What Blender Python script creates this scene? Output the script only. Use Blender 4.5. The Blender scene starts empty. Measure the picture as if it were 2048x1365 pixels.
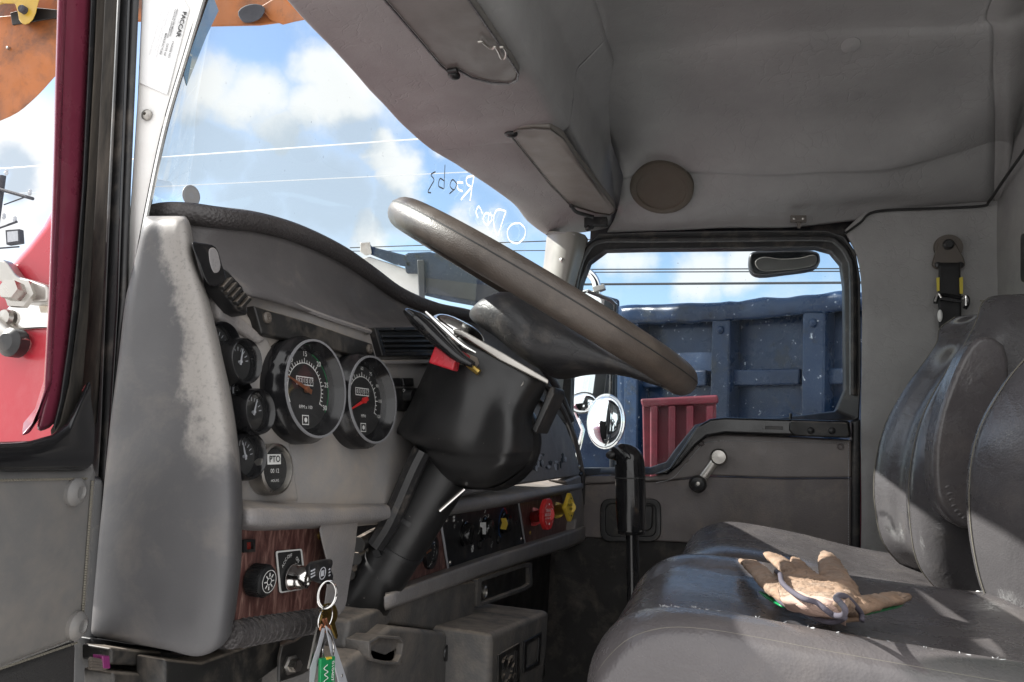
import bpy, bmesh, math, random
from mathutils import Vector as V, Matrix, noise as mnoise
random.seed(7)
S = bpy.context.scene
COL = S.collection
# ------------------------------------------------------------------ camera
F = 1536.0; CX, CY = 1024.0, 682.5
def _basis():
    y = V(((1470-CX)/F, -(890-CY)/F, 1)).normalized()      # vehicle's sideways axis seen by the camera
    u = V((.025, 1, 0)); z = (u - y*u.dot(y)).normalized()
    x = z.cross(y)
    if x.x < 0: x = -x
    return x, y, z
BX, BY, BZ = _basis()
def w_from_c(c): return V((BX.dot(c), BY.dot(c), BZ.dot(c)))
def ray(u, v): return w_from_c(V(((u-CX)/F, -(v-CY)/F, 1)))
def U(u, v, x=None, y=None, z=None, pl=None):
    r = ray(u, v)
    if pl is not None:
        p, n = pl; t = p.dot(n)/r.dot(n)
    elif x is not None: t = x/r.x
    elif y is not None: t = y/r.y
    else: t = z/r.z
    return r*t
def UL(pts, **k): return [U(a, b, **k) for a, b in pts]
cd = bpy.data.cameras.new('camera'); cam = bpy.data.objects.new('camera', cd); COL.objects.link(cam)
cd.lens = 27; cd.sensor_width = 36; cd.clip_start = .02; cd.clip_end = 6000
R3 = Matrix((w_from_c(V((1,0,0))), w_from_c(V((0,1,0))), -w_from_c(V((0,0,1))))).transposed()
cam.matrix_world = R3.to_4x4(); S.camera = cam

# ------------------------------------------------------------------ helpers
def cr(p0, p1, p2, p3, t):
    return .5*((2*p1)+(p2-p0)*t+(2*p0-5*p1+4*p2-p3)*t*t+(3*p1-p0-3*p2+p3)*t**3)
def spline(pts, n, closed=False):
    pts = [V(p) for p in pts]; m = len(pts); out = []
    if closed:
        for i in range(m):
            for k in range(n): out.append(cr(pts[i-1], pts[i], pts[(i+1)%m], pts[(i+2)%m], k/n))
        return out
    for i in range(m-1):
        a = pts[i-1] if i else 2*pts[0]-pts[1]
        d = pts[i+2] if i+2 < m else 2*pts[-1]-pts[-2]
        for k in range(n): out.append(cr(a, pts[i], pts[i+1], d, k/n))
    out.append(pts[-1]); return out
def sp2(pts, n, closed=False):                     # 2-D pixel spline
    return [(p.x, p.y) for p in spline([V((a, b, 0)) for a, b in pts], n, closed)]
def rnd(pts, r, n=4):                              # round the corners of a 3-D polygon
    out = []; m = len(pts)
    for i in range(m):
        p = pts[i]; a = pts[i-1]-p; b = pts[(i+1)%m]-p
        k = min(r, a.length*.45, b.length*.45)
        A = p+a.normalized()*k; B = p+b.normalized()*k
        for j in range(n+1):
            t = j/n; out.append((1-t)**2*A+2*t*(1-t)*p+t*t*B)
    return out
class MB:
    def __init__(s): s.v = []; s.f = []; s.m = []
    def add(s, vs, fs, mi=0):
        o = len(s.v); s.v += [V(p) for p in vs]
        for f in fs: s.f.append([o+i for i in f]); s.m.append(mi)
        return s
    def prism(s, pts, vec, mi=0, taper=1.0):
        n = len(pts); vec = V(vec); c = sum(pts, V())/n
        b = [c+(p-c)*taper+vec for p in pts]
        fs = [list(range(n)), list(range(2*n-1, n-1, -1))]+[[i, n+i, n+(i+1)%n, (i+1)%n] for i in range(n)]
        return s.add(list(pts)+b, fs, mi)
    def ring(s, outer, inner, vec, mi=0, closed=True):
        n = len(outer); vec = V(vec)
        vs = list(outer)+list(inner)+[p+vec for p in outer]+[p+vec for p in inner]; fs = []
        for i in range(n if closed else n-1):
            j = (i+1)%n
            fs += [[i, j, n+j, n+i], [2*n+i, 3*n+i, 3*n+j, 2*n+j], [i, 2*n+i, 2*n+j, j], [n+i, n+j, 3*n+j, 3*n+i]]
        if not closed:
            fs += [[0, n, 3*n, 2*n], [n-1, 3*n-1, 4*n-1, 2*n-1]]
        return s.add(vs, fs, mi)
    def box(s, c, a, b, d, mi=0):                  # centre and three half-axis vectors
        c, a, b, d = V(c), V(a), V(b), V(d)
        return s.prism([c-a-b-d, c+a-b-d, c+a+b-d, c-a+b-d], 2*d, mi)
    def tube(s, path, r, seg=10, mi=0, flat=1.0, up=None, closed=False, cap=True):
        path = [V(p) for p in path]; n = len(path)
        rr = r if isinstance(r, (list, tuple)) else [r]*n
        if len(rr) != n:
            rr = [rr[min(int(i/(n-1)*(len(rr)-1)), len(rr)-2)]*(1-((i/(n-1)*(len(rr)-1))-min(int(i/(n-1)*(len(rr)-1)), len(rr)-2)))+rr[min(int(i/(n-1)*(len(rr)-1)), len(rr)-2)+1]*((i/(n-1)*(len(rr)-1))-min(int(i/(n-1)*(len(rr)-1)), len(rr)-2)) for i in range(n)]
        vs = []; prev = None
        for i in range(n):
            if closed: t = path[(i+1)%n]-path[i-1]
            else: t = path[min(i+1, n-1)]-path[max(i-1, 0)]
            t.normalize()
            if up is not None: u = V(up); u = (u-t*u.dot(t)).normalized()
            elif prev is None:
                u = V((0,0,1)) if abs(t.z) < .9 else V((1,0,0)); u = (u-t*u.dot(t)).normalized()
            else: u = (prev-t*prev.dot(t)).normalized()
            prev = u; w = t.cross(u)
            for k in range(seg):
                a = 2*math.pi*k/seg
                vs.append(path[i]+w*(rr[i]*math.cos(a))+u*(rr[i]*flat*math.sin(a)))
        fs = []
        for i in range(n if closed else n-1):
            j = (i+1)%n
            for k in range(seg):
                l = (k+1)%seg; fs.append([i*seg+k, i*seg+l, j*seg+l, j*seg+k])
        if cap and not closed: fs += [list(range(seg))[::-1], [(n-1)*seg+k for k in range(seg)]]
        return s.add(vs, fs, mi)
    def lathe(s, o, ax, prof, seg=32, mi=0, capa=True, capb=True, sx=1.0, up=None):
        o = V(o); ax = V(ax).normalized()
        u = V(up) if up is not None else (V((0,0,1)) if abs(ax.z) < .9 else V((1,0,0)))
        u = (u-ax*u.dot(ax)).normalized(); w = u.cross(ax)
        vs = []
        for r, h in prof:
            for k in range(seg):
                a = 2*math.pi*k/seg; vs.append(o+ax*h+w*(r*sx*math.cos(a))+u*(r*math.sin(a)))
        n = len(prof); fs = []
        for i in range(n-1):
            for k in range(seg):
                l = (k+1)%seg; fs.append([i*seg+k, i*seg+l, (i+1)*seg+l, (i+1)*seg+k])
        if capa: fs.append(list(range(seg))[::-1])
        if capb: fs.append([(n-1)*seg+k for k in range(seg)])
        return s.add(vs, fs, mi)
    def ball(s, c, a, b, d, seg=20, rings=12, mi=0, p=1.0):
        c, a, b, d = V(c), V(a), V(b), V(d); vs = []; fs = []
        sg = lambda t: math.copysign(abs(t)**p, t)
        for i in range(1, rings):
            th = math.pi*i/rings
            for k in range(seg):
                ph = 2*math.pi*k/seg
                vs.append(c+a*(sg(math.sin(th))*sg(math.cos(ph)))+b*(sg(math.sin(th))*sg(math.sin(ph)))+d*sg(math.cos(th)))
        for i in range(rings-2):
            for k in range(seg):
                l = (k+1)%seg; fs.append([i*seg+k, (i+1)*seg+k, (i+1)*seg+l, i*seg+l])
        t = len(vs); vs += [c+d, c-d]
        for k in range(seg):
            l = (k+1)%seg; fs.append([t, k, l]); fs.append([t+1, (rings-2)*seg+l, (rings-2)*seg+k])
        return s.add(vs, fs, mi)
    def patch(s, rows, nu=6, nv=6, th=None, mi=0, lin=False, wob=0.0, wsc=8.0):
        R = [spline(r, nu) for r in rows]; cols = len(R[0])
        C = [spline([R[i][j] for i in range(len(R))], nv) for j in range(cols)]
        m = len(C[0]); vs = [C[j][i] for i in range(m) for j in range(cols)]
        if wob:
            vs = [p+V((0,0,1))*wob*mnoise.noise(p*wsc)+V((0,1,0))*wob*.6*mnoise.noise(p*wsc+V((9,3,1))) for p in vs]
        fs = [[i*cols+j, i*cols+j+1, (i+1)*cols+j+1, (i+1)*cols+j] for i in range(m-1) for j in range(cols-1)]
        if th is None: return s.add(vs, fs, mi)
        th = V(th); N = len(vs); vs2 = vs+[p+th for p in vs]; fs2 = fs+[[N+a for a in f[::-1]] for f in fs]
        edge = [j for j in range(cols)]+[i*cols+cols-1 for i in range(1, m)]+[(m-1)*cols+j for j in range(cols-2, -1, -1)]+[i*cols for i in range(m-2, 0, -1)]
        for a, b in zip(edge, edge[1:]+edge[:1]): fs2.append([b, a, N+a, N+b])
        return s.add(vs2, fs2, mi)
    def text(s, t, o, right, up, size, mi=0, align='CENTER', lift=.0006, bold=0.0, depth=0.0):
        c = bpy.data.curves.new('t', 'FONT'); c.body = t; c.size = 1; c.align_x = align; c.align_y = 'CENTER'; c.offset = bold; c.resolution_u = 3
        ob = bpy.data.objects.new('t', c); COL.objects.link(ob)
        dg = bpy.context.evaluated_depsgraph_get(); me = bpy.data.meshes.new_from_object(ob.evaluated_get(dg))
        r = V(right).normalized(); u = V(up); u = (u-r*u.dot(r)).normalized(); n = r.cross(u); o = V(o)
        vs = [o+r*(q.co.x*size)+u*(q.co.y*size)+n*lift for q in me.vertices]
        s.add(vs, [list(f.vertices) for f in me.polygons], mi)
        bpy.data.objects.remove(ob); bpy.data.curves.remove(c); bpy.data.meshes.remove(me)
        return s
def crumple(mb, amp, sc, ridged=True):
    out = []
    for p in mb.v:
        a = mnoise.noise(p*sc); b = mnoise.noise(p*sc*2.3+V((5, 1, 2))); c = mnoise.noise(p*sc*5+V((1, 7, 3)))
        h = (1-2*abs(a))*.6+(1-2*abs(b))*.3+c*.15 if ridged else a*.7+b*.3
        out.append(p+V((mnoise.noise(p*sc+V((3, 9, 4)))*.5, mnoise.noise(p*sc+V((8, 2, 6)))*.5, 1))*(amp*h))
    mb.v = out; return mb
def rv(p, th):                                     # a depth vector of sideways depth th leaning with the pillar
    r = ray(*p); return r*(th/r.y)
def put(name, mb, mats, parent=None, smooth=35, bevel=0, seg=3, sub=0, solid=0, label=None, norm=True):
    me = bpy.data.meshes.new(name); me.from_pydata([tuple(p) for p in mb.v], [], mb.f)
    if not isinstance(mats, (list, tuple)): mats = [mats]
    for m in mats: me.materials.append(m)
    me.polygons.foreach_set('material_index', mb.m)
    bm = bmesh.new(); bm.from_mesh(me)
    if norm: bmesh.ops.recalc_face_normals(bm, faces=bm.faces)
    bm.to_mesh(me); bm.free(); me.update()
    if smooth:
        me.polygons.foreach_set('use_smooth', [True]*len(me.polygons))
        if smooth < 180: me.set_sharp_from_angle(angle=math.radians(smooth))
    o = bpy.data.objects.new(name, me); COL.objects.link(o)
    if bevel:
        b = o.modifiers.new('b', 'BEVEL'); b.width = bevel; b.segments = seg; b.limit_method = 'ANGLE'; b.angle_limit = math.radians(40); b.harden_normals = False
        me.polygons.foreach_set('use_smooth', [True]*len(me.polygons))
        for e in me.edges: e.use_edge_sharp = False
        w = o.modifiers.new('w', 'WEIGHTED_NORMAL')
    if sub:
        d = o.modifiers.new('s', 'SUBSURF'); d.levels = sub; d.render_levels = sub
    if solid:
        d = o.modifiers.new('k', 'SOLIDIFY'); d.thickness = solid; d.offset = 0
    if parent is not None:
        o.parent = parent
        pm = Matrix.Identity(4); q = parent
        while q is not None: pm = q.matrix_basis @ pm if q.type == 'EMPTY' else pm; q = q.parent
        if parent.type == 'EMPTY': o.matrix_parent_inverse = pm.inverted()
    if label: o['label'] = label
    return o
def thing(name, label, cat, loc, group=None):
    o = bpy.data.objects.new(name, None); o.empty_display_size = .05; COL.objects.link(o); o.location = loc
    o['label'] = label; o['category'] = cat
    if group: o['group'] = group
    return o
def tag(o, label, cat, group=None):
    o['label'] = label; o['category'] = cat
    if group: o['group'] = group
    return o
def struct(name, mb, mat, **k):
    o = put(name, mb, mat, **k); o['kind'] = 'structure'; return o

# ------------------------------------------------------------------ materials
MATS = {}
def lin(c):
    return tuple((x/255/12.92 if x/255 <= .04045 else ((x/255+.055)/1.055)**2.4) for x in c)
def mat(name, col, rough=.5, metal=0.0, bump=None, dust=None, var=.15, spec=.5, coat=0.0, vscale=9.0, rvar=.12, sheen=0.0, stretch=None, bump2=None):
    m = bpy.data.materials.new(name); m.use_nodes = True; nt = m.node_tree; N = nt.nodes; L = nt.links
    b = N['Principled BSDF']; b.inputs['Roughness'].default_value = rough; b.inputs['Metallic'].default_value = metal
    b.inputs['Specular IOR Level'].default_value = spec; b.inputs['Coat Weight'].default_value = coat; b.inputs['Coat Roughness'].default_value = .08
    tc = N.new('ShaderNodeTexCoord'); co = tc.outputs['Object']
    if stretch:
        mp = N.new('ShaderNodeMapping'); mp.inputs['Scale'].default_value = stretch; L.new(co, mp.inputs['Vector']); co = mp.outputs['Vector']
    def nz(scale, detail=5, rough_=.6, dist=0.0):
        n = N.new('ShaderNodeTexNoise'); n.inputs['Scale'].default_value = scale; n.inputs['Detail'].default_value = detail
        n.inputs['Roughness'].default_value = rough_; n.inputs['Distortion'].default_value = dist; L.new(co, n.inputs['Vector']); return n.outputs['Fac']
    def mr(src, a, b_, c=0.0, d=1.0):
        n = N.new('ShaderNodeMapRange'); n.clamp = True; L.new(src, n.inputs[0])
        for i, x in zip((1,2,3,4), (a, b_, c, d)): n.inputs[i].default_value = x
        return n.outputs[0]
    def mix(f, A, B):
        n = N.new('ShaderNodeMix'); n.data_type = 'RGBA'
        if isinstance(f, float): n.inputs[0].default_value = f
        else: L.new(f, n.inputs[0])
        for i, q in ((6, A), (7, B)):
            if isinstance(q, tuple): n.inputs[i].default_value = (*q[:3], 1)
            else: L.new(q, n.inputs[i])
        return n.outputs[2]
    dark = tuple(c*(1-var) for c in col); lite = tuple(min(1, c*(1+var)) for c in col)
    c = mix(mr(nz(vscale), .3, .7), dark, lite)
    rf = None
    if dust:
        for (dc, amt, sc, lo, hi, upw) in dust:
            f = mr(nz(sc, 8, .7, .3), lo, hi, 0, amt)
            if upw:
                g = N.new('ShaderNodeNewGeometry'); sx = N.new('ShaderNodeSeparateXYZ'); L.new(g.outputs['Normal'], sx.inputs[0])
                h = N.new('ShaderNodeMath'); h.operation = 'MULTIPLY'; L.new(mr(sx.outputs['Z'], upw[0], upw[1]), h.inputs[0]); L.new(f, h.inputs[1]); f = h.outputs[0]
            c = mix(f, c, dc)
            rf = f
    L.new(c, b.inputs['Base Color'])
    r0 = mr(nz(vscale*2.3, 4), .3, .7, max(.02, rough-rvar), min(1, rough+rvar))
    if rf is not None:
        n = N.new('ShaderNodeMix'); L.new(rf, n.inputs[0]); L.new(r0, n.inputs[2]); n.inputs[3].default_value = .85; r0 = n.outputs[0]
    L.new(r0, b.inputs['Roughness'])
    if bump:
        kind, sc, st = bump
        h = None
        if kind == 'grain':
            vo = N.new('ShaderNodeTexVoronoi'); vo.inputs['Scale'].default_value = sc; L.new(co, vo.inputs['Vector']); h = vo.outputs['Distance']
        elif kind == 'wrinkle':
            n1 = N.new('ShaderNodeTexNoise'); n1.inputs['Scale'].default_value = sc*.6; n1.inputs['Detail'].default_value = 4; L.new(co, n1.inputs['Vector'])
            vm = N.new('ShaderNodeVectorMath'); vm.operation = 'MULTIPLY_ADD'; L.new(n1.outputs['Color'], vm.inputs[0]); vm.inputs[1].default_value = (2.2/sc,)*3; L.new(co, vm.inputs[2])
            vo = N.new('ShaderNodeTexVoronoi'); vo.feature = 'DISTANCE_TO_EDGE'; vo.inputs['Scale'].default_value = sc; L.new(vm.outputs[0], vo.inputs['Vector'])
            e = mr(vo.outputs['Distance'], 0, .07)
            msk = mr(nz(sc*.35, 3), .42, .62)
            q = N.new('ShaderNodeMix'); L.new(msk, q.inputs[0]); q.inputs[2].default_value = 1; L.new(e, q.inputs[3])
            ad = N.new('ShaderNodeMath'); ad.operation = 'MULTIPLY_ADD'; L.new(nz(sc*6, 6, .7), ad.inputs[0]); ad.inputs[1].default_value = .8; L.new(q.outputs[0], ad.inputs[2]); h = ad.outputs[0]
        else: h = nz(sc, 8, .65)
        bp = N.new('ShaderNodeBump'); bp.inputs['Strength'].default_value = st; bp.inputs['Distance'].default_value = .0012 if kind != 'wrinkle' else .002
        L.new(h, bp.inputs['Height']); L.new(bp.outputs['Normal'], b.inputs['Normal'])
        if bump2:
            q2 = N.new('ShaderNodeBump'); q2.inputs['Strength'].default_value = bump2[1]; q2.inputs['Distance'].default_value = bump2[2]
            L.new(nz(bump2[0], 4, .55, .6), q2.inputs['Height']); L.new(q2.outputs['Normal'], bp.inputs['Normal'])
    if sheen: b.inputs['Sheen Weight'].default_value = sheen
    MATS[name] = m; return m
DUST = (.40, .335, .27); PALE = (.55, .50, .45)
UP = (.1, .8)
headl = mat('grey wrinkled headliner vinyl', (.335, .333, .330), .62, bump=('wrinkle', 30, .34), var=.12, vscale=5, spec=.3)
wallv = mat('grey wrinkled wall vinyl', (.31, .305, .30), .55, bump=('wrinkle', 44, .38), var=.14, vscale=6, spec=.35)
dashv = mat('grey grained dash vinyl', (.215, .205, .205), .55, bump=('grain', 420, .35), dust=[(DUST, .55, 7, .5, .8, None), (DUST, .8, 25, .35, .7, UP)], var=.10)
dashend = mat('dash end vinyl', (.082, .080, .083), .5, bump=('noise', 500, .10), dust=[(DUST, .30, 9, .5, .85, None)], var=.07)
gaugev = mat('dusty gauge panel', (.25, .24, .235), .7, bump=('noise', 260, .3), dust=[(DUST, .75, 11, .42, .75, None)], var=.12)
browv = mat('dark brow vinyl', (.105, .098, .098), .6, bump=('grain', 500, .25), dust=[(DUST, .35, 18, .55, .8, None)], var=.12)
lipv = mat('dark padded lip', (.055, .05, .05), .5, bump=('grain', 330, .8), dust=[(DUST, .45, 22, .5, .8, UP)])
blk = mat('black plastic', (.014, .014, .015), .38, bump=('noise', 120, .12), dust=[(DUST, .25, 40, .55, .8, None)])
blkg = mat('black gloss plastic', (.010, .010, .011), .16, dust=[(DUST, .10, 60, .6, .8, None)])
shroudm = mat('black shroud plastic', (.012, .012, .0125), .40, bump=('noise', 90, .12), dust=[(PALE, .5, 90, .66, .74, None), (DUST, .6, 30, .4, .7, (.45, .95))])
blkd = mat('dusty black plastic', (.016, .0155, .015), .45, dust=[(DUST, .30, 18, .5, .8, None), (PALE, .8, 220, .68, .72, None), (DUST, .8, 20, .35, .6, (.3, .9))])
cons = mat('dusty charcoal console', (.10, .097, .095), .62, bump=('grain', 300, .3), dust=[(DUST, .35, 14, .45, .75, None), (DUST, .95, 20, .3, .6, (.3, .9))])
rubber = mat('black rubber seal', (.016, .016, .017), .42, dust=[(DUST, .28, 16, .5, .8, None)], rvar=.08)
rubberg = mat('grey worn rubber', (.022, .021, .020), .85, spec=.08, dust=[(DUST, .35, 10, .45, .8, None)], stretch=(1, 1, .15))
leather = mat('brown grey leather', (.098, .089, .091), .25, bump2=(14, .5, .006), bump=('grain', 430, .15), var=.12, dust=[(DUST, .14, 9, .5, .8, None)], rvar=.08)
leatherd = mat('dark grey leather', (.080, .075, .078), .27, bump2=(14, .45, .006), bump=('grain', 430, .15), var=.12, dust=[(DUST, .14, 14, .55, .8, None)])
leatherb = mat('light bolster leather', (.22, .205, .20), .36, bump=('grain', 260, .2), var=.10, dust=[(DUST, .25, 9, .5, .8, None)])
doorv = mat('door vinyl', (.150, .131, .128), .42, bump=('grain', 240, .25), var=.12, dust=[(DUST, .45, 7, .5, .75, None)])
doorvt = mat('upper door vinyl', (.185, .165, .158), .42, bump=('grain', 240, .25), var=.08, dust=[(DUST, .2, 9, .5, .8, None)])
odoorv = mat('open door vinyl', (.17, .165, .16), .45, bump=('noise', 400, .10), var=.10, dust=[(DUST, .5, 6, .5, .8, None)])
carpet = mat('dark carpet', (.040, .038, .037), .9, bump=('noise', 600, .8), dust=[(DUST, .3, 14, .5, .8, None)])
dirtf = mat('dirty floor mat', (.05, .045, .04), .85, bump=('noise', 200, .6), dust=[(DUST, .7, 9, .4, .7, None)])
visorv = mat('visor vinyl', (.20, .185, .165), .5, bump=('noise', 300, .15), var=.08)
visord = mat('visor dark vinyl', (.15, .142, .13), .45, bump=('noise', 300, .15), var=.08)
wheelm = mat('worn brown wheel leather', (.062, .05, .042), .40, bump=('grain', 600, .2), var=.25, vscale=14, dust=[(DUST, .12, 30, .5, .8, None)])
padm = mat('black wheel pad', (.020, .020, .022), .45, bump=('wrinkle', 60, .3), dust=[(DUST, .20, 25, .5, .8, None)])
chrome = mat('chrome', (.78, .77, .75), .10, 1.0, var=.05, rvar=.06)
steel = mat('dull steel', (.45, .43, .40), .35, 1.0, var=.2)
brass = mat('brass', (.62, .43, .12), .28, 1.0, var=.15)
cream = mat('cream painted pillar', (.82, .81, .79), .35, var=.04, dust=[(DUST, .25, 12, .5, .85, None)])
paper = mat('white sticker paper', (.78, .78, .78), .5, var=.03)
ink = mat('black ink', (.02, .02, .02), .6, var=.0)
inkg = mat('grey ink', (.42, .42, .43), .6, var=.0)
white = mat('white print', (.80, .80, .78), .5, var=.03)
maroon = mat('maroon door paint', (.19, .032, .058), .30, coat=.5, var=.12, dust=[(PALE, .5, 260, .7, .76, None), ((.30, .10, .12), .5, 14, .5, .8, None)])
redp = mat('red hood paint', (.46, .022, .040), .35, coat=.4, var=.06, dust=[((.60, .30, .28), .45, 5, .45, .8, None)])
redk = mat('red plastic', (.42, .018, .03), .30, var=.1, dust=[(DUST, .2, 60, .55, .8, None)])
redb = mat('bright red knob', (.60, .03, .03), .32, var=.05)
yelk = mat('yellow knob', (.78, .55, .06), .35, var=.05)
orange = mat('orange machine paint', (.36, .11, .022), .55, var=.15, vscale=3, dust=[((.09, .04, .022), .85, 2.6, .48, .68, None), ((.10, .055, .03), .8, 9, .60, .72, None)])
yellowp = mat('yellow machine paint', (.45, .28, .03), .4, var=.1, vscale=4, dust=[((.12, .08, .05), .6, 9, .6, .8, None)])
bluep = mat('dark blue dump paint', (.006, .018, .046), .30, bump=('noise', 22, 1.0), var=.35, vscale=3, spec=.25, dust=[((.012, .017, .026), .9, 5, .55, .62, None), ((.03, .05, .085), .6, 3, .5, .75, None), ((.60, .64, .68), .75, 34, .635, .68, None)])  # last layer in the list paints sun glints as pale flecks
rimm = mat('grey gauge rim', (.20, .20, .21), .35, var=.05)
pillv = mat('beige pillar plastic', (.25, .24, .215), .4, var=.06)
blued = mat('blackened blue paint', (.008, .012, .020), .5, bump=('noise', 20, .6), var=.3)
redtr = mat('red steel skip paint', (.10, .005, .014), .55, var=.3, vscale=3, dust=[((.02, .008, .008), .85, 3.5, .48, .66, None)])
whitew = mat('white painted metal', (.72, .72, .70), .4, var=.06)
gravel = mat('pale gravel yard', (.42, .41, .40), .9, bump=('noise', 12, .8), var=.2, vscale=2)
glovem = mat('tan leather glove', (.33, .215, .145), .7, bump=('wrinkle', 110, .9), var=.25, vscale=45, dust=[((.44, .36, .30), .6, 22, .45, .7, None), ((.25, .15, .09), .5, 38, .58, .8, None)])
glovep = mat('pale glove lining', (.42, .29, .24), .8, bump=('wrinkle', 60, .6), var=.15, vscale=30)
piping = mat('grey purple piping', (.085, .076, .098), .8, bump=('noise', 800, .5), var=.15)
greent = mat('green plastic', (.012, .26, .085), .35, var=.05)
greyt = mat('grey leather tag', (.42, .43, .46), .5, var=.1)
thread = mat('pale stitching', (.17, .155, .125), .8, var=.2)
belt = mat('black webbing', (.016, .016, .017), .7, bump=('noise', 900, .4))
beltp = mat('brown belt anchor', (.10, .085, .072), .45, var=.1)
yellowt = mat('yellow belt label', (.62, .50, .06), .5)
spkm = mat('taupe speaker grille', (.125, .105, .082), .75, bump=('grain', 900, .8), var=.06)
cable = mat('pale cable', (.70, .72, .74), .6, var=.0)
cabled = mat('dark cable', (.03, .035, .04), .6, var=.0)
woodpole = mat('dark timber', (.045, .045, .055), .8, var=.2)
copperm = mat('copper', (.55, .25, .14), .4, .9)
amber = mat('dull red lens', (.16, .02, .015), .25)
bluel = mat('blue print', (.03, .18, .55), .4); redl = mat('red print', (.62, .05, .06), .4)
purple = mat('magenta plug', (.16, .02, .10), .5)
def wood():
    m = bpy.data.materials.new('red brown burr wood'); m.use_nodes = True; N = m.node_tree.nodes; L = m.node_tree.links; b = N['Principled BSDF']
    tc = N.new('ShaderNodeTexCoord'); mp = N.new('ShaderNodeMapping'); mp.inputs['Scale'].default_value = (1, 1, .22); L.new(tc.outputs['Object'], mp.inputs[0])
    n = N.new('ShaderNodeTexNoise'); n.inputs['Scale'].default_value = 95; n.inputs['Detail'].default_value = 9; n.inputs['Roughness'].default_value = .7; n.inputs['Distortion'].default_value = 1.2; L.new(mp.outputs[0], n.inputs[0])
    r = N.new('ShaderNodeValToRGB'); L.new(n.outputs['Fac'], r.inputs[0]); e = r.color_ramp.elements
    e[0].position = .30; e[0].color = (.045, .016, .014, 1); e[1].position = .50; e[1].color = (.135, .062, .054, 1)
    q = e.new(.62); q.color = (.30, .17, .14, 1); q = e.new(.76); q.color = (.46, .36, .31, 1)
    L.new(r.outputs[0], b.inputs['Base Color']); b.inputs['Roughness'].default_value = .38; return m
woodm = wood()
def pale_band(m):                                   # mixes a mottled pale band down the rounded edge of the end panel
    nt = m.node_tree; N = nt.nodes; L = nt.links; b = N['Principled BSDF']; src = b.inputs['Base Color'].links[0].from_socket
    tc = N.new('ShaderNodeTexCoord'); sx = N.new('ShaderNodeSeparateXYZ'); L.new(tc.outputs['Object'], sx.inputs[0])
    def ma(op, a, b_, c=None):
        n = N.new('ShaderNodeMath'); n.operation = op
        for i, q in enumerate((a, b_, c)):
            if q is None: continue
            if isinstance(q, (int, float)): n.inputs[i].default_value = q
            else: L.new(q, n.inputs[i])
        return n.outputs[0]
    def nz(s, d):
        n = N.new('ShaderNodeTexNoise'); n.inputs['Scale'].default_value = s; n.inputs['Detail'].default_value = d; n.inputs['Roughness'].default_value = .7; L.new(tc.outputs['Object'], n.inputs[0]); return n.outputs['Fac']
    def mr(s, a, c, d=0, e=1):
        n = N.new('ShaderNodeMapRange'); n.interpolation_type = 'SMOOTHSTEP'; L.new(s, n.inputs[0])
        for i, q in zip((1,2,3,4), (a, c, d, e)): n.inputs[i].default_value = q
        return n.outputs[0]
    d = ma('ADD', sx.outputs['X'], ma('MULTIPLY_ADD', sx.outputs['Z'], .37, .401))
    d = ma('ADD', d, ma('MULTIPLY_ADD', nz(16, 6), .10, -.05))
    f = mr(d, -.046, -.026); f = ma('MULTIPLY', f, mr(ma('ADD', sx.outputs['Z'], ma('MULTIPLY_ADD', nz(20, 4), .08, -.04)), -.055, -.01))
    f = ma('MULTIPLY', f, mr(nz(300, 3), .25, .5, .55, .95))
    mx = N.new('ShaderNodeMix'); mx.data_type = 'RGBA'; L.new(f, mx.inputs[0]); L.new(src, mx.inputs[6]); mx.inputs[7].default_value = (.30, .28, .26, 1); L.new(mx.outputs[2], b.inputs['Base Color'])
pale_band(dashend)
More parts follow.
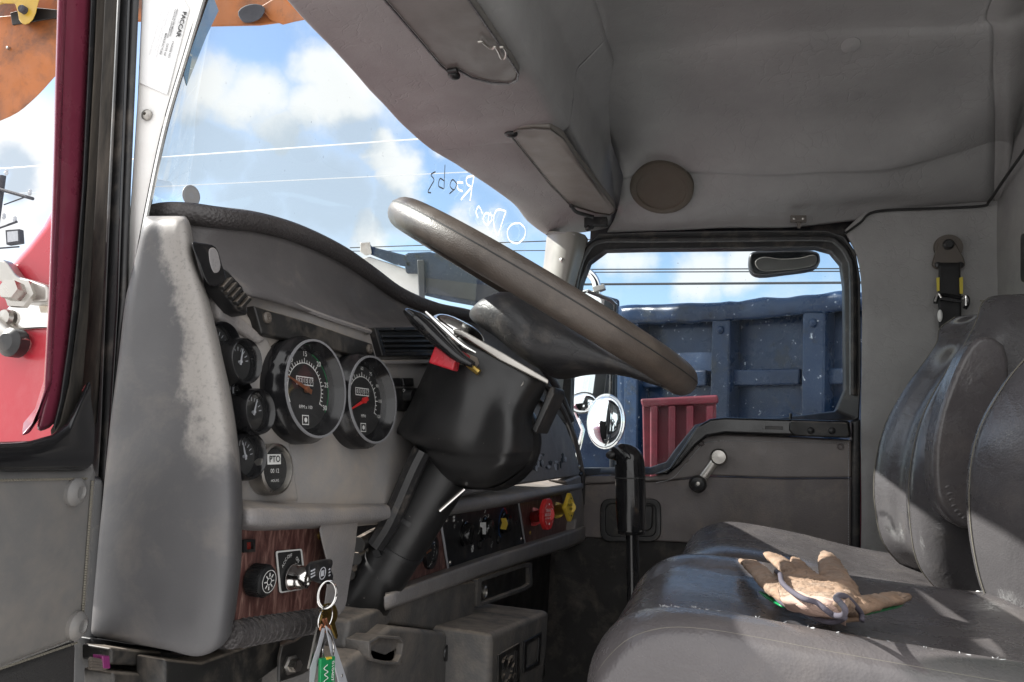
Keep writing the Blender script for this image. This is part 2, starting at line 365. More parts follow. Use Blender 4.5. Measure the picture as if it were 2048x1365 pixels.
def glassmat(name, tint, refl=.07, haze=0.0):
    m = bpy.data.materials.new(name); m.use_nodes = True; N = m.node_tree.nodes; L = m.node_tree.links; N.remove(N['Principled BSDF']); out = N['Material Output']
    t = N.new('ShaderNodeBsdfTransparent'); t.inputs[0].default_value = (*tint, 1)
    g = N.new('ShaderNodeBsdfGlossy'); g.inputs['Roughness'].default_value = .02
    ge = N.new('ShaderNodeNewGeometry'); dt_ = N.new('ShaderNodeVectorMath'); dt_.operation = 'DOT_PRODUCT'; L.new(ge.outputs['Normal'], dt_.inputs[0]); L.new(ge.outputs['Incoming'], dt_.inputs[1])
    def mm(op, a, b=0.0):
        q = N.new('ShaderNodeMath'); q.operation = op; L.new(a, q.inputs[0]); q.inputs[1].default_value = b; return q.outputs[0]
    iv = mm('ABSOLUTE', dt_.outputs['Value']); iv = mm('MULTIPLY_ADD', iv, -1.0); iv.node.inputs[2].default_value = 1.0
    fr_ = mm('MULTIPLY_ADD', mm('POWER', iv, 5.0), .9); fr_.node.inputs[2].default_value = refl
    mx = N.new('ShaderNodeMixShader'); L.new(fr_, mx.inputs[0]); L.new(t.outputs[0], mx.inputs[1]); L.new(g.outputs[0], mx.inputs[2]); o = mx.outputs[0]
    if haze:                                        # dust film on the pane
        d = N.new('ShaderNodeBsdfDiffuse'); d.inputs[0].default_value = (.62, .64, .66, 1)
        tc = N.new('ShaderNodeTexCoord'); n = N.new('ShaderNodeTexNoise'); n.inputs['Scale'].default_value = 5; n.inputs['Detail'].default_value = 8; L.new(tc.outputs['Object'], n.inputs[0])
        n2 = N.new('ShaderNodeTexNoise'); n2.inputs['Scale'].default_value = 90; n2.inputs['Detail'].default_value = 2; L.new(tc.outputs['Object'], n2.inputs[0])
        k = N.new('ShaderNodeMapRange'); L.new(n.outputs['Fac'], k.inputs[0]); k.inputs[1].default_value = .4; k.inputs[2].default_value = .8; k.inputs[3].default_value = haze*.25; k.inputs[4].default_value = haze
        k2 = N.new('ShaderNodeMapRange'); L.new(n2.outputs['Fac'], k2.inputs[0]); k2.inputs[1].default_value = .73; k2.inputs[2].default_value = .78; k2.inputs[3].default_value = 0; k2.inputs[4].default_value = .25
        ad = N.new('ShaderNodeMath'); ad.operation = 'ADD'; ad.use_clamp = True; L.new(k.outputs[0], ad.inputs[0]); L.new(k2.outputs[0], ad.inputs[1])
        m2 = N.new('ShaderNodeMixShader'); L.new(ad.outputs[0], m2.inputs[0]); L.new(o, m2.inputs[1]); L.new(d.outputs[0], m2.inputs[2]); o = m2.outputs[0]
    L.new(o, out.inputs[0]); return m
glass = glassmat('windshield glass', (.93, .96, .95), refl=.03, haze=.016)
glassp = glassmat('door glass', (.93, .96, .97), refl=.003, haze=.003)
glassc = glassmat('gauge lens', (.97, .97, .97), refl=.05, haze=.01)
glasst = glassmat('green tint band', (.22, .33, .28))
mirror = mat('mirror glass', (.85, .87, .88), .015, 1.0, var=.0, rvar=.01)
ew = mat('white marker ink', (.82, .84, .86), .7, var=.05)
eg = mat('grey marker ink', (.30, .34, .38), .7, var=.05)

def backlit(m, c):                                  # thin chalky ink on the glass: daylight shows through it
    nt = m.node_tree; N = nt.nodes; L = nt.links; b = N['Principled BSDF']
    t = N.new('ShaderNodeBsdfTranslucent'); t.inputs[0].default_value = (*c, 1)
    q = N.new('ShaderNodeMixShader'); q.inputs[0].default_value = .65; L.new(b.outputs[0], q.inputs[1]); L.new(t.outputs[0], q.inputs[2]); L.new(q.outputs[0], N['Material Output'].inputs[0])
backlit(ew, (.95, .95, .95))
SKY_STR = .095; EXPO = 1.25; BACK_FILL = .76
CLOUD_W = (.46, .465, .47); CLOUD_G = (.28, .32, .365)
CLOUDS = [((430,150),95),((500,180),90),((400,210),70),((640,140),75),((690,200),110),((610,230),80),((760,130),60),((560,260),60),((780,370),60),((800,400),50),((740,330),50),((880,310),40),
          ((40,250),120),((80,340),80),((20,440),80),((900,470),60),((960,500),70),((1250,520),60),((1400,540),70),((1500,530),70),((700,480),70)]
GREYS = [((430,300),110),((560,330),110),((420,260),80),((640,400),120),((500,420),110),((360,350),80),((760,440),70),((40,330),60),((700,290),60)]
# ================================================================== TRUCK CAB
cab = thing('truck_cab', 'grey vinyl lined truck cab around the seats, with its headliner, windshield and red hood', 'truck cab', (0, 1.3, -.85))
HDR = [(.42,-.600),(.70,-.645),(.95,-.668),(1.06,-.671),(1.23,-.682),(1.41,-.690),(1.54,-.686),(1.75,-.641),(1.96,-.610),(2.10,-.594),(2.19,-.560)]
def hx(y):
    for (a, p), (b, q) in zip(HDR, HDR[1:]):
        if a <= y <= b: return p+(q-p)*(y-a)/(b-a)
    return HDR[0][1] if y < HDR[0][0] else HDR[-1][1]
ys = [.56,.70,.95,1.10,1.28,1.45,1.555,1.58,1.75,1.96,2.08,2.15,2.20]
def hrow(fx, fz): return [V((fx(y), y, fz(y))) for y in ys]
drop = lambda y: 0 if y < 2.0 else -.035*min(1, (y-2.0)/.17)
rec = lambda y: .022 if y > 1.57 and y < 2.1 else 0
rows = [hrow(lambda y: hx(y)-.006, lambda y: .655+drop(y)), hrow(lambda y: hx(y)+.004, lambda y: .629+drop(y)), hrow(lambda y: hx(y)+.03, lambda y: .628+drop(y)),
        hrow(lambda y: -.52, lambda y: .634+drop(y)+rec(y)*.4), hrow(lambda y: -.405, lambda y: .646+drop(y)+rec(y)), hrow(lambda y: -.372, lambda y: .657+drop(y)+rec(y)*.6),
        hrow(lambda y: -.362, lambda y: .680+drop(y)), hrow(lambda y: -.358, lambda y: .735+drop(y)*2), hrow(lambda y: -.354, lambda y: .790+drop(y)*3.3), hrow(lambda y: -.335, lambda y: .815+drop(y)*4), hrow(lambda y: -.29, lambda y: .862+drop(y)*4)]
mb = MB().patch(rows, 6, 5, wob=.002, wsc=14)
# raised roof panel behind the header box: rows run front to rear, from the passenger side towards the driver
def prow(pts, y=None, z=None): return [U(a, b, y=y) if y else U(a, b, z=z) for a, b in pts]
A = prow([(1215,464),(1300,460),(1400,457),(1500,455),(1600,452),(1720,440),(1850,418),(1988,404)], y=2.195)
B = prow([(1232,430),(1320,437),(1400,432),(1500,428),(1600,421),(1740,408),(1850,403),(1988,392)], y=2.15)
Cc = prow([(1240,398),(1320,402),(1400,398),(1500,396),(1600,393),(1745,385),(1850,374),(1988,352)], y=2.09)
D = prow([(1246,360),(1310,346),(1395,348),(1500,350),(1600,349),(1762,341),(1868,322),(1990,290)], y=2.03)
E_ = prow([(1244,346),(1305,326),(1395,336),(1500,338),(1600,337),(1758,330),(1856,310),(1990,270)], y=2.0)
F_ = prow([(1222,280),(1290,235),(1390,238),(1500,238),(1600,235),(1750,228),(1895,210),(1988,190)], z=.80)
G_ = prow([(1175,180),(1255,150),(1345,132),(1480,110),(1600,101),(1720,92),(1925,80),(1986,66)], z=.845)
H_ = prow([(1128,90),(1230,62),(1330,48),(1480,30),(1600,20),(1720,14),(1935,4),(1985,-6)], z=.872)
xs = [p.x for p in H_]
I_ = [V((max(x, -.335), 1.0, .878)) for x in xs]; J_ = [V((max(x, -.335), .56, .86)) for x in xs]
J_[0].z = I_[0].z = .84
mb.patch([A, B, Cc, D, E_, F_, G_, H_, I_, J_], 6, 6, wob=.0035, wsc=7)
hl = put('headliner', mb, headl, cab, smooth=180, solid=.006)
# rounded rear roof corner to back wall
mb = MB()
r0 = [A[-1], B[-1], Cc[-1], D[-1], E_[-1], F_[-1], G_[-1], H_[-1], I_[-1], J_[-1]]
r1 = [p+V((.03, 0, -.01)) for p in r0]; r2 = [V((.63, p.y, p.z-.06)) for p in r0]; r3 = [V((.635, p.y, -.2)) for p in r0]; r4 = [V((.635, p.y, -.9)) for p in r0]
mb.patch([r0, r1, r2, r3, r4], 5, 5)
put('back_wall', mb, wallv, cab, smooth=180, solid=.006)
pth = spline(UL([(1965,413),(1980,400),(2000,370),(2048,303)], x=.612), 6)
put('trim_seam', MB().tube(spline(UL([(1690,468),(1720,446),(1750,424),(1850,418),(1960,413)], y=2.165)+UL([(1979,402)], y=2.14)+UL([(2005,364),(2048,303),(2100,230)], x=.606), 6), .0035, 6), ink, cab)
# outer roof skin
o = []
for y in (.55, 1.3, 2.26): o.append([V((x, y, z)) for x, z in ((-.585,.70),(-.56,.76),(-.3,.95),(.3,.98),(.70,.90),(.72,.4),(.72,-.9))])
put('roof_skin', MB().patch(o, 4, 4), maroon, cab, smooth=60, solid=.006)
# speaker grille, button, door catch bracket on the headliner
c = U(1323, 377, y=2.052); n = V((-.05, -.55, -.83)).normalized()
spk = MB().lathe(c, n, [(.086,-.01),(.086,.004),(.080,.009),(.068,.009),(.066,.006),(.0,.0075)], 40, up=(.25,0,1), sx=1.0)
put('speaker_grille', spk, spkm, cab, smooth=50)
put('retaining_button', MB().lathe(U(1701, 89, z=.846), (0,-.5,-1), [(.020,0),(.019,.004),(.012,.006),(.0,.007)], 24), headl, cab)
b = MB(); b.prism(rnd(UL([(1581,431),(1613,431),(1613,444),(1581,444)], y=2.135), .002), (0,.01,0)); b.prism(UL([(1594,444),(1602,444),(1601,456),(1595,456)], y=2.14), (0,.006,0))
for q in (1588, 1606): b.lathe(U(q, 437.5, y=2.135), (0,-1,0), [(.0035,0),(.0035,.002),(.0,.003)], 10, mi=1)
put('catch_bracket', b, [beltp, steel], cab, smooth=40)
# passenger-side pillar trim
P1 = [(1096,462),(1120,464),(1150,464),(1170,470)]; P2 = [(1092,485),(1116,486),(1150,486),(1166,500)]; P3 = [(1086,540),(1108,542),(1138,544),(1150,556)]; P4 = [(1076,610),(1098,612),(1124,616),(1136,626)]; P5 = [(1060,720),(1085,722),(1110,726),(1122,740)]; P6 = [(1040,860),(1070,862),(1095,866),(1108,880)]
prs = []
for P in (P1, P2, P3, P4, P5, P6):
    prs.append([U(P[0][0], P[0][1], y=2.16), U(P[1][0], P[1][1], y=2.105), U(P[2][0], P[2][1], y=2.10), U(P[3][0], P[3][1], y=2.16)])
pt = put('pillar_trim', MB().patch(prs, 6, 5, th=(0,.05,0)), pillv, cab, smooth=60)
put('screw', MB().lathe(U(1125, 521, y=2.10), (0,-1,0), [(.0085,0),(.0085,.002),(.006,.005),(.003,.006),(.0028,.002),(.0,.002)], 16), steel, pt)
put('trim_seam', MB().tube(spline(UL([(1092,470),(1120,465),(1150,470)], y=2.098), 6), .002, 6), headl, cab)
# side wall trim behind passenger door
put('outer_skin', MB().prism([V((-.44,2.262,.580)), V((.72,2.262,.580)), V((.72,2.262,.85)), V((-.44,2.262,.85))], (0,.01,0)), rubber, cab)
put('outer_skin', MB().prism([V((.335,2.262,-.9)), V((.72,2.262,-.9)), V((.72,2.262,.579)), V((.335,2.262,.579))], (0,.01,0)), rubber, cab)
W0 = UL([(1690,460),(1752,412),(1850,408),(1955,403),(2000,386)], y=2.178)
W1 = [V((p.x, 2.185, .45)) for p in W0]; W1[0] = U(1722,560,y=2.19)
W2 = [V((p.x, 2.185, 0)) for p in W0]; W2[0] = U(1722,860,y=2.19)
W3 = [V((p.x, 2.185, -.35)) for p in W0]; W3[0] = U(1720,1140,y=2.19)
W4 = [V((p.x, 2.185, -.9)) for p in W0]
for W in (W1, W2, W3, W4): W[-1].x = .66; W[-1].y = 2.165; W[-2].x = .60; W[-2].y = 2.18
put('side_wall', MB().patch([W0, W1, W2, W3, W4], 6, 6, wob=.002, wsc=9), wallv, cab, smooth=180, solid=.012)
put('window_edge', MB().prism(rnd(UL([(2041,470),(2120,440),(2120,600),(2041,562)], x=.598), .01), (.01,0,0)), blk, cab)
# driver's side pillar: cream painted post with the label, and the dark seal of the windshield
pp = [(292,-40),(410,-40),(402,0),(372,110),(330,252),(296,420),(275,540),(262,604),(250,640),(244,640),(262,400),(275,200),(284,0)]
pil = put('front_pillar', MB().prism(UL(pp, y=.585), rv((300,300),.03)), cream, cab, bevel=.004)
pl2 = [(418,-40),(398,0),(366,110),(324,252),(292,414),(300,416),(334,252),(378,110),(417,-2),(432,-40)]
put('windshield_seal', MB().prism(UL(pl2, y=.60), rv((340,250),.03)), rubberg, cab, bevel=.002)
put('pillar_edge', MB().tube(spline(UL([(412,-20),(372,112),(331,252),(297,410),(262,600)], y=.584), 6), .0028, 8), chrome, cab)
# label on the post
lab = [(293,-20),(366,-20),(330,192),(282,160),(286,60)]
lb = MB().prism(UL([(288,-30),(352,-30),(378,18),(334,190),(279,166),(284,40)], y=.5835), (0,.001,0))
ax = (U(356,88,y=.58)-U(372,30,y=.58)).normalized(); upv = (U(372,30,y=.58)-U(330,18,y=.58)).normalized()
def lt(t, px, sz, mi): lb.text(t, U(px[0], px[1], y=.583), ax, upv, sz, mi, align='LEFT', bold=.03 if t == 'PACCAR' else .015 if mi == 1 else 0)
lt('PACCAR', (370,24), .0068, 1); lt('OF CANADA LTD', (362,26), .0026, 2); lt('VEHICLE NOISE EMISSION', (356,18), .0025, 1); lt('CONTROL INFORMATION', (351.5,19), .0025, 1)
lt('CHASSIS NO', (347,83), .0031, 1); lt('DATE OF', (336,88), .0031, 1); lt('MANUFACTURE', (333,67), .0031, 1)
lt('THIS VEHICLE CONFORMS TO U.S. EPA REGULATION FOR NOISE', (342,10), .0019, 2); lt('EMISSION APPLICABLE TO MEDIUM AND HEAVY TRUCKS', (337,10), .0019, 2)
lt('THE FOLLOWING ACTS OR THE CAUSING THEREOF BY ANY PERSON', (328,8), .0017, 2)
put('paper_label', lb, [paper, ink, inkg], pil, smooth=0)
put('screw', MB().lathe(U(295, 231, y=.584), (0,-1,0), [(.0055,0),(.0055,.002),(.004,.0035),(.0016,.004),(.0015,.0015),(.0,.0015)], 18), steel, pil)
# glass
g0 = [V((hx(y)-.012, y, .64)) for y in (.58,.80,1.1,1.41,1.75,2.0,2.12)]
g0[0] = V((-.49, .60, .64))
base = [(-.585,.585),(-.70,.80),(-.765,1.1),(-.785,1.41),(-.745,1.75),(-.68,2.0),(-.615,2.12)]
g2 = [V((x, y, .10)) for x, y in base]; g1 = [a*.5+b*.5 for a, b in zip(g0, g2)]
ws = put('windshield', MB().patch([g0, g1, g2], 6, 4), glass, cab, smooth=180)
def wsx(y, z):
    t = min(1, max(0, (.64-z)/.54)); bx = None
    for a, b in zip(range(6), range(1, 7)):
        if base[a][1] <= y <= base[b][1]:
            k = (y-base[a][1])/(base[b][1]-base[a][1]); q0 = g0[a].x+(g0[b].x-g0[a].x)*k; q1 = base[a][0]+(base[b][0]-base[a][0])*k; return q0+(q1-q0)*t
    return -.6
def onglass(u, v):
    x = -.62
    for _ in range(12):
        p = U(u, v, x=x); x = .5*x+.5*(wsx(p.y, p.z)+.010)
    return U(u, v, x=x)
def stroke(mbx, pts, r, mi=0, n=6):
    mbx.tube([onglass(a, b) for a, b in sp2(pts, n)], r, 5, mi, flat=.25, up=(1,0,0))
wr = MB()
W = [ [(1040,447),(1025,449),(1015,462),(1018,480),(1034,487),(1048,476),(1050,458),(1040,447)],
      [(1012,423),(1006,440),(999,462),(994,474)], [(1012,423),(996,420),(988,432),(988,452),(994,474)],
      [(985,432),(972,427),(966,440),(974,450),(984,440)], [(984,440),(981,425)], [(978,425),(976,448)],
      [(965,428),(958,414),(952,424),(956,436)],
      [(948,352),(944,375),(940,402)], [(948,352),(934,356),(934,368),(944,375)], [(944,375),(930,390),(922,400)],
      [(926,366),(915,366),(916,378),(925,383)] ]
def letter(strokes, r, m):
    q = MB()
    for s_ in strokes: stroke(q, s_, r)
    put('marker_letter', q, m, ws, smooth=60)
for g_ in (W[0:1], W[1:3], W[3:5], W[5:6], W[6:7], W[7:9], W[9:10], W[10:11]): letter(g_, .0029, ew)
G2 = [[(914,368),(905,360),(900,372),(908,380),(914,368)], [(908,380),(899,388)], [(890,330),(889,352),(888,378)], [(888,362),(880,358),(877,372),(887,378)], [(871,344),(862,350),(868,360),(862,372),(856,384),(862,386)],
      [(897,433),(884,431),(882,444),(892,452)], [(915,448),(924,450)]]
for g_ in (G2[0:2], G2[2:4], G2[4:5], G2[5:6], G2[6:7]): letter(g_, .0019, eg)
cst = onglass(382, 392)
st = MB().lathe(cst, (1,-.2,0), [(.0135,0),(.0135,.001),(.0,.001)], 28).lathe(cst+V((.0012,0,0)), (1,-.2,0), [(.0125,0),(.0115,.0004),(.0115,0)], 28, 1, capa=False, capb=False).lathe(cst+V((.0012,0,0)), (1,-.2,0), [(.004,0),(.0,.0004)], 16, 1)
put('round_sticker', st, [inkg, greyt, redtr], ws, smooth=0)
gt = MB().prism([onglass(a, b) for a, b in [(404,0),(420,-20),(436,22),(412,72),(372,172),(366,150)]], (.001,0,0))
put('tint_strip', gt, glasst, ws, smooth=0)
cl = MB().tube(spline([onglass(a, b)+V((.02,0,.0)) for a, b in ((727,172),(733,175),(738,170))], 5), .003, 6)
put('trim_clip', cl, steel, cab)
# floor, firewall, red hood
put('floor', MB().prism([V((-.9,.5,-.86)), V((.7,.5,-.86)), V((.7,2.25,-.86)), V((-.9,2.25,-.86))], (0,0,-.03)), dirtf, cab)
put('firewall', MB().prism([V((-.80,.60,.08)), V((-.80,2.2,.08)), V((-.80,2.2,-.88)), V((-.80,.60,-.88))], (-.02,0,0)), carpet, cab)
hr = []
for x, zt, dy in ((-.80,.04,0),(-.95,.03,.02),(-1.3,-.02,.10),(-1.9,-.10,.2),(-2.2,-.2,.3)):
    hr.append([V((x, .60+dy*.6, -.80)), V((x, .60+dy*.6, -.3)), V((x, .61+dy*.6, zt-.12)), V((x, .68+dy, zt-.01)), V((x, .9+dy, zt+.04)), V((x, 1.4, zt+.06)), V((x, 1.9-dy, zt+.04)), V((x, 2.12-dy, zt-.01)), V((x, 2.2-dy*.6, zt-.12)), V((x, 2.2-dy*.6, -.3)), V((x, 2.2-dy*.6, -.8))])
hd = put('hood', MB().patch(hr, 5, 5), maroon, cab, smooth=60, solid=.01)
# red cowl seen through the open door's window frame, with the mirror bracket bolted on it
cw = sp2([(118,470),(104,486),(60,500),(20,540),(-20,590),(-20,900),(60,900),(128,900),(150,700)], 1)
YC = .545
cowl = put('cowl_panel', MB().prism(UL([(150,395),(110,408),(88,450),(55,492),(20,530),(-30,580),(-30,960),(60,960),(150,960),(165,600)], y=YC), rv((60,700),.05)), redp, cab, bevel=.01)
put('bracket_plate', MB().prism(rnd(UL([(0,648),(14,612),(40,598),(112,596),(112,656),(20,661)], y=YC-.004), .006), (0,.006,0)), chrome, cowl, bevel=.002, label='white metal plate under the mirror bracket')
br = MB().prism(rnd(UL([(-30,512),(8,520),(30,552),(62,560),(95,572),(95,604),(32,606),(26,580),(-30,545)], y=YC-.014), .005), (0,.012,0))
put('mirror_bracket', br, steel, cowl, bevel=.003)
put('bolt', MB().lathe(U(45, 590, y=YC-.016), (.25,-1,.1), [(.014,0),(.014,.006),(.009,.007),(.009,.02),(.0,.021)], 6), steel, cowl, smooth=30)
put('bolt', MB().lathe(U(14, 636, y=YC-.006), (0,-1,0), [(.008,0),(.007,.004),(.0,.005)], 12), steel, cowl)
put('support_rod', MB().tube(UL([(-40,628),(45,694)], y=YC-.01), .0085, 12), steel, cowl)
put('grommet', MB().lathe(U(38, 688, y=YC-.006), (0,-1,0), [(.013,0),(.013,.01),(.008,.014),(.0,.014)], 18), rubber, cowl)
# seals round the driver's door opening: stacked profiles, each standing on the pillar
def stripe(name, L_, R_, y, th, m, bev=.003, par=cab):
    return put(name, MB().prism(UL(L_+R_[::-1], y=y), rv((230,500),th)), m, par, bevel=bev)
stripe('pillar_seal', [(232,-40),(212,380),(196,640),(176,860),(150,1240),(132,1400)], [(280,-40),(262,380),(256,600),(246,660),(222,900),(192,1240),(178,1400)], .574, .02, rubber, .007)
stripe('pillar_seal', [(204,-40),(184,380),(170,640),(150,860)], [(240,-40),(222,380),(208,640),(192,860)], .570, .015, rubberg, .006)
stripe('pillar_seal', [(236,-40),(216,380),(206,600),(196,860),(172,1240),(158,1400)], [(243,-40),(223,380),(213,600),(203,860),(180,1240),(166,1400)], .569, .015, rubber, .003)
stripe('pillar_seal', [(256,-40),(240,380),(232,600),(216,860),(188,1240),(174,1400)], [(262,-40),(246,380),(238,600),(222,860),(194,1240),(180,1400)], .5715, .01, blkg, .003)
put('cowl_filler', MB().prism(UL([(205,420),(310,420),(310,1290),(140,1290)], y=.64), rv((230,800),.02)), blk, cab)
put('sill_post', MB().prism(UL([(168,950),(212,950),(188,1400),(130,1400)], y=.55), rv((170,1100),.04)), blk, cab, bevel=.01)

# ================================================================== OPEN DRIVER'S DOOR
hp = U(165, 1100, y=.50)                            # hinge side
ddir = V((.20,-.98,0)).normalized(); dn = V((ddir.y, -ddir.x, 0)); dn = -dn if dn.x < 0 else dn
PD = (hp, dn)
door = thing('open_truck_door', 'maroon truck door swung open at the left, with stitched grey lower panel', 'truck door', (hp.x, hp.y, -.85))
def dpl(off): return (hp+dn*off, dn)
def dslab(name, pts, off, th, m, bev=.004, par=door, **k):
    return put(name, MB().prism(UL(pts, pl=dpl(off)), rv((80,500),th)), m, par, bevel=bev, **k)
dslab('window_frame', [(124,-60),(186,-60),(178,130),(164,380),(150,560),(136,700),(122,800),(108,856),(70,876),(88,800),(98,650),(104,500),(110,250)], .0, .03, maroon, .006)
dslab('frame_lip', [(118,-60),(136,-60),(126,200),(120,420),(112,600),(104,770),(84,830),(60,868),(40,876),(70,840),(88,780),(98,600),(106,380),(112,150)], .004, .03, maroon, .004)
dslab('window_seal', [(184,-60),(198,-60),(188,130),(176,380),(160,600),(146,720),(130,812),(114,866),(106,858),(120,800),(136,690),(150,560),(164,380),(176,130)], .006, .02, rubber, .003)
dslab('run_channel', [(196,-60),(212,-60),(204,130),(192,380),(176,640),(160,830),(140,850),(112,874),(100,880),(120,846),(138,770),(158,620),(174,380),(188,130)], .008, .02, rubberg, .003)
mb = MB()
sr = []
for dz, off in ((0,.0),(0,.02),(14,.034),(32,.036),(46,.030),(54,.0)):
    sr.append([U(-60, 884+dz, pl=dpl(off)), U(0, 884+dz, pl=dpl(off)), U(60, 884+dz*1.0, pl=dpl(off)), U(112, 872+dz*1.1, pl=dpl(off)), U(150, 842+dz*1.5, pl=dpl(off*.9)), U(182, 796+dz*2.2, pl=dpl(off*.6))])
sl = put('window_sill', MB().prism(UL([(-60,886),(0,884),(60,882),(104,870),(134,846),(158,800),(182,748),(182,800),(190,852),(188,900),(186,942),(0,944),(-60,946)], pl=dpl(.02)), rv((80,880),.03)), blkg, door, bevel=.012, seg=5)
dslab('lower_panel', [(-60,946),(0,946),(184,944),(191,952),(178,1150),(164,1274),(140,1290),(0,1344),(-60,1368)], .012, .03, odoorv, .007)
st = MB()
stp = [(-40,962),(0,961),(90,958),(184,957)]
for i in range(60):
    t = i/60; v = 962+t*300; u = 186-(v-950)*.074
    st.tube(UL([(u, v),(u-.3, v+3.6)], pl=dpl(.0135)), .0011, 5)
for i in range(36):
    u = -40+i*6; st.tube(UL([(u, 961-u*.02),(u+4, 961-u*.02)], pl=dpl(.0135)), .0009, 5)
for i in range(30):
    u = -30+i*6.2; st.tube(UL([(u, 1338-u*.34),(u+4, 1338-(u+4)*.34)], pl=dpl(.0135)), .0009, 5)
put('stitching', st, thread, door)
for px in ((146,984),(149,1252),):
    put('screw_cap', MB().lathe(U(*px, pl=dpl(.012)), dn, [(.0105,0),(.0105,.003),(.008,.006),(.005,.007),(.004,.005),(.0,.005)], 20), odoorv, door)
dslab('kick_panel', [(-60,1370),(0,1346),(150,1288),(146,1400),(-60,1480)], .006, .03, carpet, .004)

# ================================================================== PASSENGER DOOR
pd = thing('passenger_door', 'closed passenger door with cropped window, vinyl panel and winder, seen from inside', 'truck door', (0, 2.25, -.85))
YD = 2.215
outer = [(1096,960),(1106,800),(1120,690),(1136,610),(1150,530),(1166,492),(1196,467),(1300,463),(1500,460),(1655,460),(1690,472),(1712,506),(1721,560),(1722,760),(1718,840),(1560,846),(1440,848),(1400,862),(1366,906),(1340,938),(1305,950),(1200,950)]
inner = [(1140,936),(1142,800),(1146,690),(1152,620),(1162,566),(1178,524),(1210,500),(1300,498),(1500,496),(1632,494),(1662,502),(1682,526),(1688,570),(1690,780),(1672,822),(1560,836),(1436,838),(1390,850),(1352,896),(1332,924),(1300,935),(1200,936)]
mb = MB().ring(UL(outer, y=YD-.02), UL(inner, y=YD+.005), (0,.05,0))
put('window_seal', mb, rubber, pd, bevel=.006)
def sc(pts, k, c=(1430,720)): return [(c[0]+(a-c[0])*k, c[1]+(b-c[1])*k) for a, b in pts]
put('window_seal', MB().tube(spline(UL([(1108,944),(1118,760),(1132,660),(1146,600),(1156,545),(1172,505),(1202,482),(1300,480),(1500,478),(1645,477),(1676,487),(1697,514),(1705,560),(1706,790)], y=YD-.022), 5), .009, 8), rubber, pd)
put('window_glass', MB().prism(UL(inner, y=YD+.028), (0,.005,0)), glassp, pd, smooth=0)
put('door_frame', MB().ring(UL(sc(outer, 1.0), y=YD+.035), UL(sc(outer, .97), y=YD+.035), (0,.04,0)), rubber, pd, bevel=.006)
# door inner panel: pieces butt against each other
mb = MB()
tp = [(1100,956),(1200,952),(1305,954),(1342,942),(1372,908),(1404,874),(1440,868),(1560,872),(1703,880),(1703,956),(1560,957),(1420,952),(1330,962),(1100,972)]
put('upper_trim', MB().prism(UL(tp, y=YD-.022), (0,.03,0)), doorvt, pd, bevel=.006)
put('main_trim', MB().prism(UL([(1100,972),(1330,962),(1420,953),(1560,958),(1703,957),(1703,1100),(1600,1094),(1400,1088),(1180,1076),(1100,1074)], y=YD-.012), (0,.03,0)), doorv, pd, bevel=.005)
put('lower_trim', MB().prism(UL([(1000,1074),(1100,1074.5),(1180,1076.5),(1400,1088.5),(1600,1094.5),(1718,1101),(1718,1700),(1000,1700)], y=YD-.004), (0,.03,0)), carpet, pd)
put('door_edge', MB().prism(UL([(1704,842),(1722,838),(1720,1250),(1702,1250)], y=YD-.026), (0,.05,0)), rubber, pd, bevel=.007)
put('door_edge', MB().prism(UL([(1718,900),(1726,900),(1724,1250),(1716,1250)], y=YD-.012), (0,.03,0)), maroon, pd, bevel=.002)
st = MB()
for i in range(50):
    u = 1440+i*5.2; st.tube(UL([(u, 882+(u-1440)*.018),(u+3, 882+(u-1440)*.018)], y=YD-.0235), .0012, 4)
for i in range(42):
    v = 888+i*5; st.tube(UL([(1697, v),(1697, v+3)], y=YD-.0235 if v < 955 else YD-.0135), .0012, 4)
for i in range(22):
    t = i/22; p = sp2([(1312,966),(1346,956),(1378,920),(1408,888),(1440,882)], 6); k = int(t*(len(p)-1)); st.tube(UL([p[k], p[k+1]], y=YD-.0235), .0011, 4)
put('stitching', st, inkg, pd)
for px in ((1402,887),(1681,894)): put('screw_cap', MB().lathe(U(*px, y=YD-.022), (0,-1,0), [(.009,0),(.009,.003),(.006,.005),(.004,.003),(.0,.003)], 18), doorv, pd)
# black moulded grab sill stepping up towards the rear
sill = [(1306,950),(1338,936),(1368,892),(1392,854),(1420,838),(1450,835),(1560,838),(1700,842),(1704,876),(1560,872),(1450,868),(1414,874),(1392,892),(1360,930),(1336,950)]
put('grab_sill', MB().prism(UL(sill, y=YD-.055), (0,.055,0)), blkg, pd, bevel=.012, seg=4)
put('grab_insert', MB().prism(UL([(1530,852),(1566,853),(1566,860),(1530,859)], y=YD-.0555), (0,.004,0)), rubber, pd, bevel=.001)
lp = put('latch_plate', MB().prism(rnd(UL([(1580,842),(1696,846),(1700,870),(1696,876),(1590,872),(1578,862)], y=YD-.066), .008), (0,.02,0)), blkd, pd, bevel=.004)
for px in ((1622,862),(1664,862)): put('rivet', MB().lathe(U(*px, y=YD-.066), (0,-1,0), [(.009,0),(.008,.004),(.004,.006),(.0,.0065)], 16), blk, lp)
put('lock_button', MB().lathe(U(1581,838,y=YD-.03), (0,0,1), [(.004,-.01),(.004,.014),(.0,.016)], 10), blk, pd)
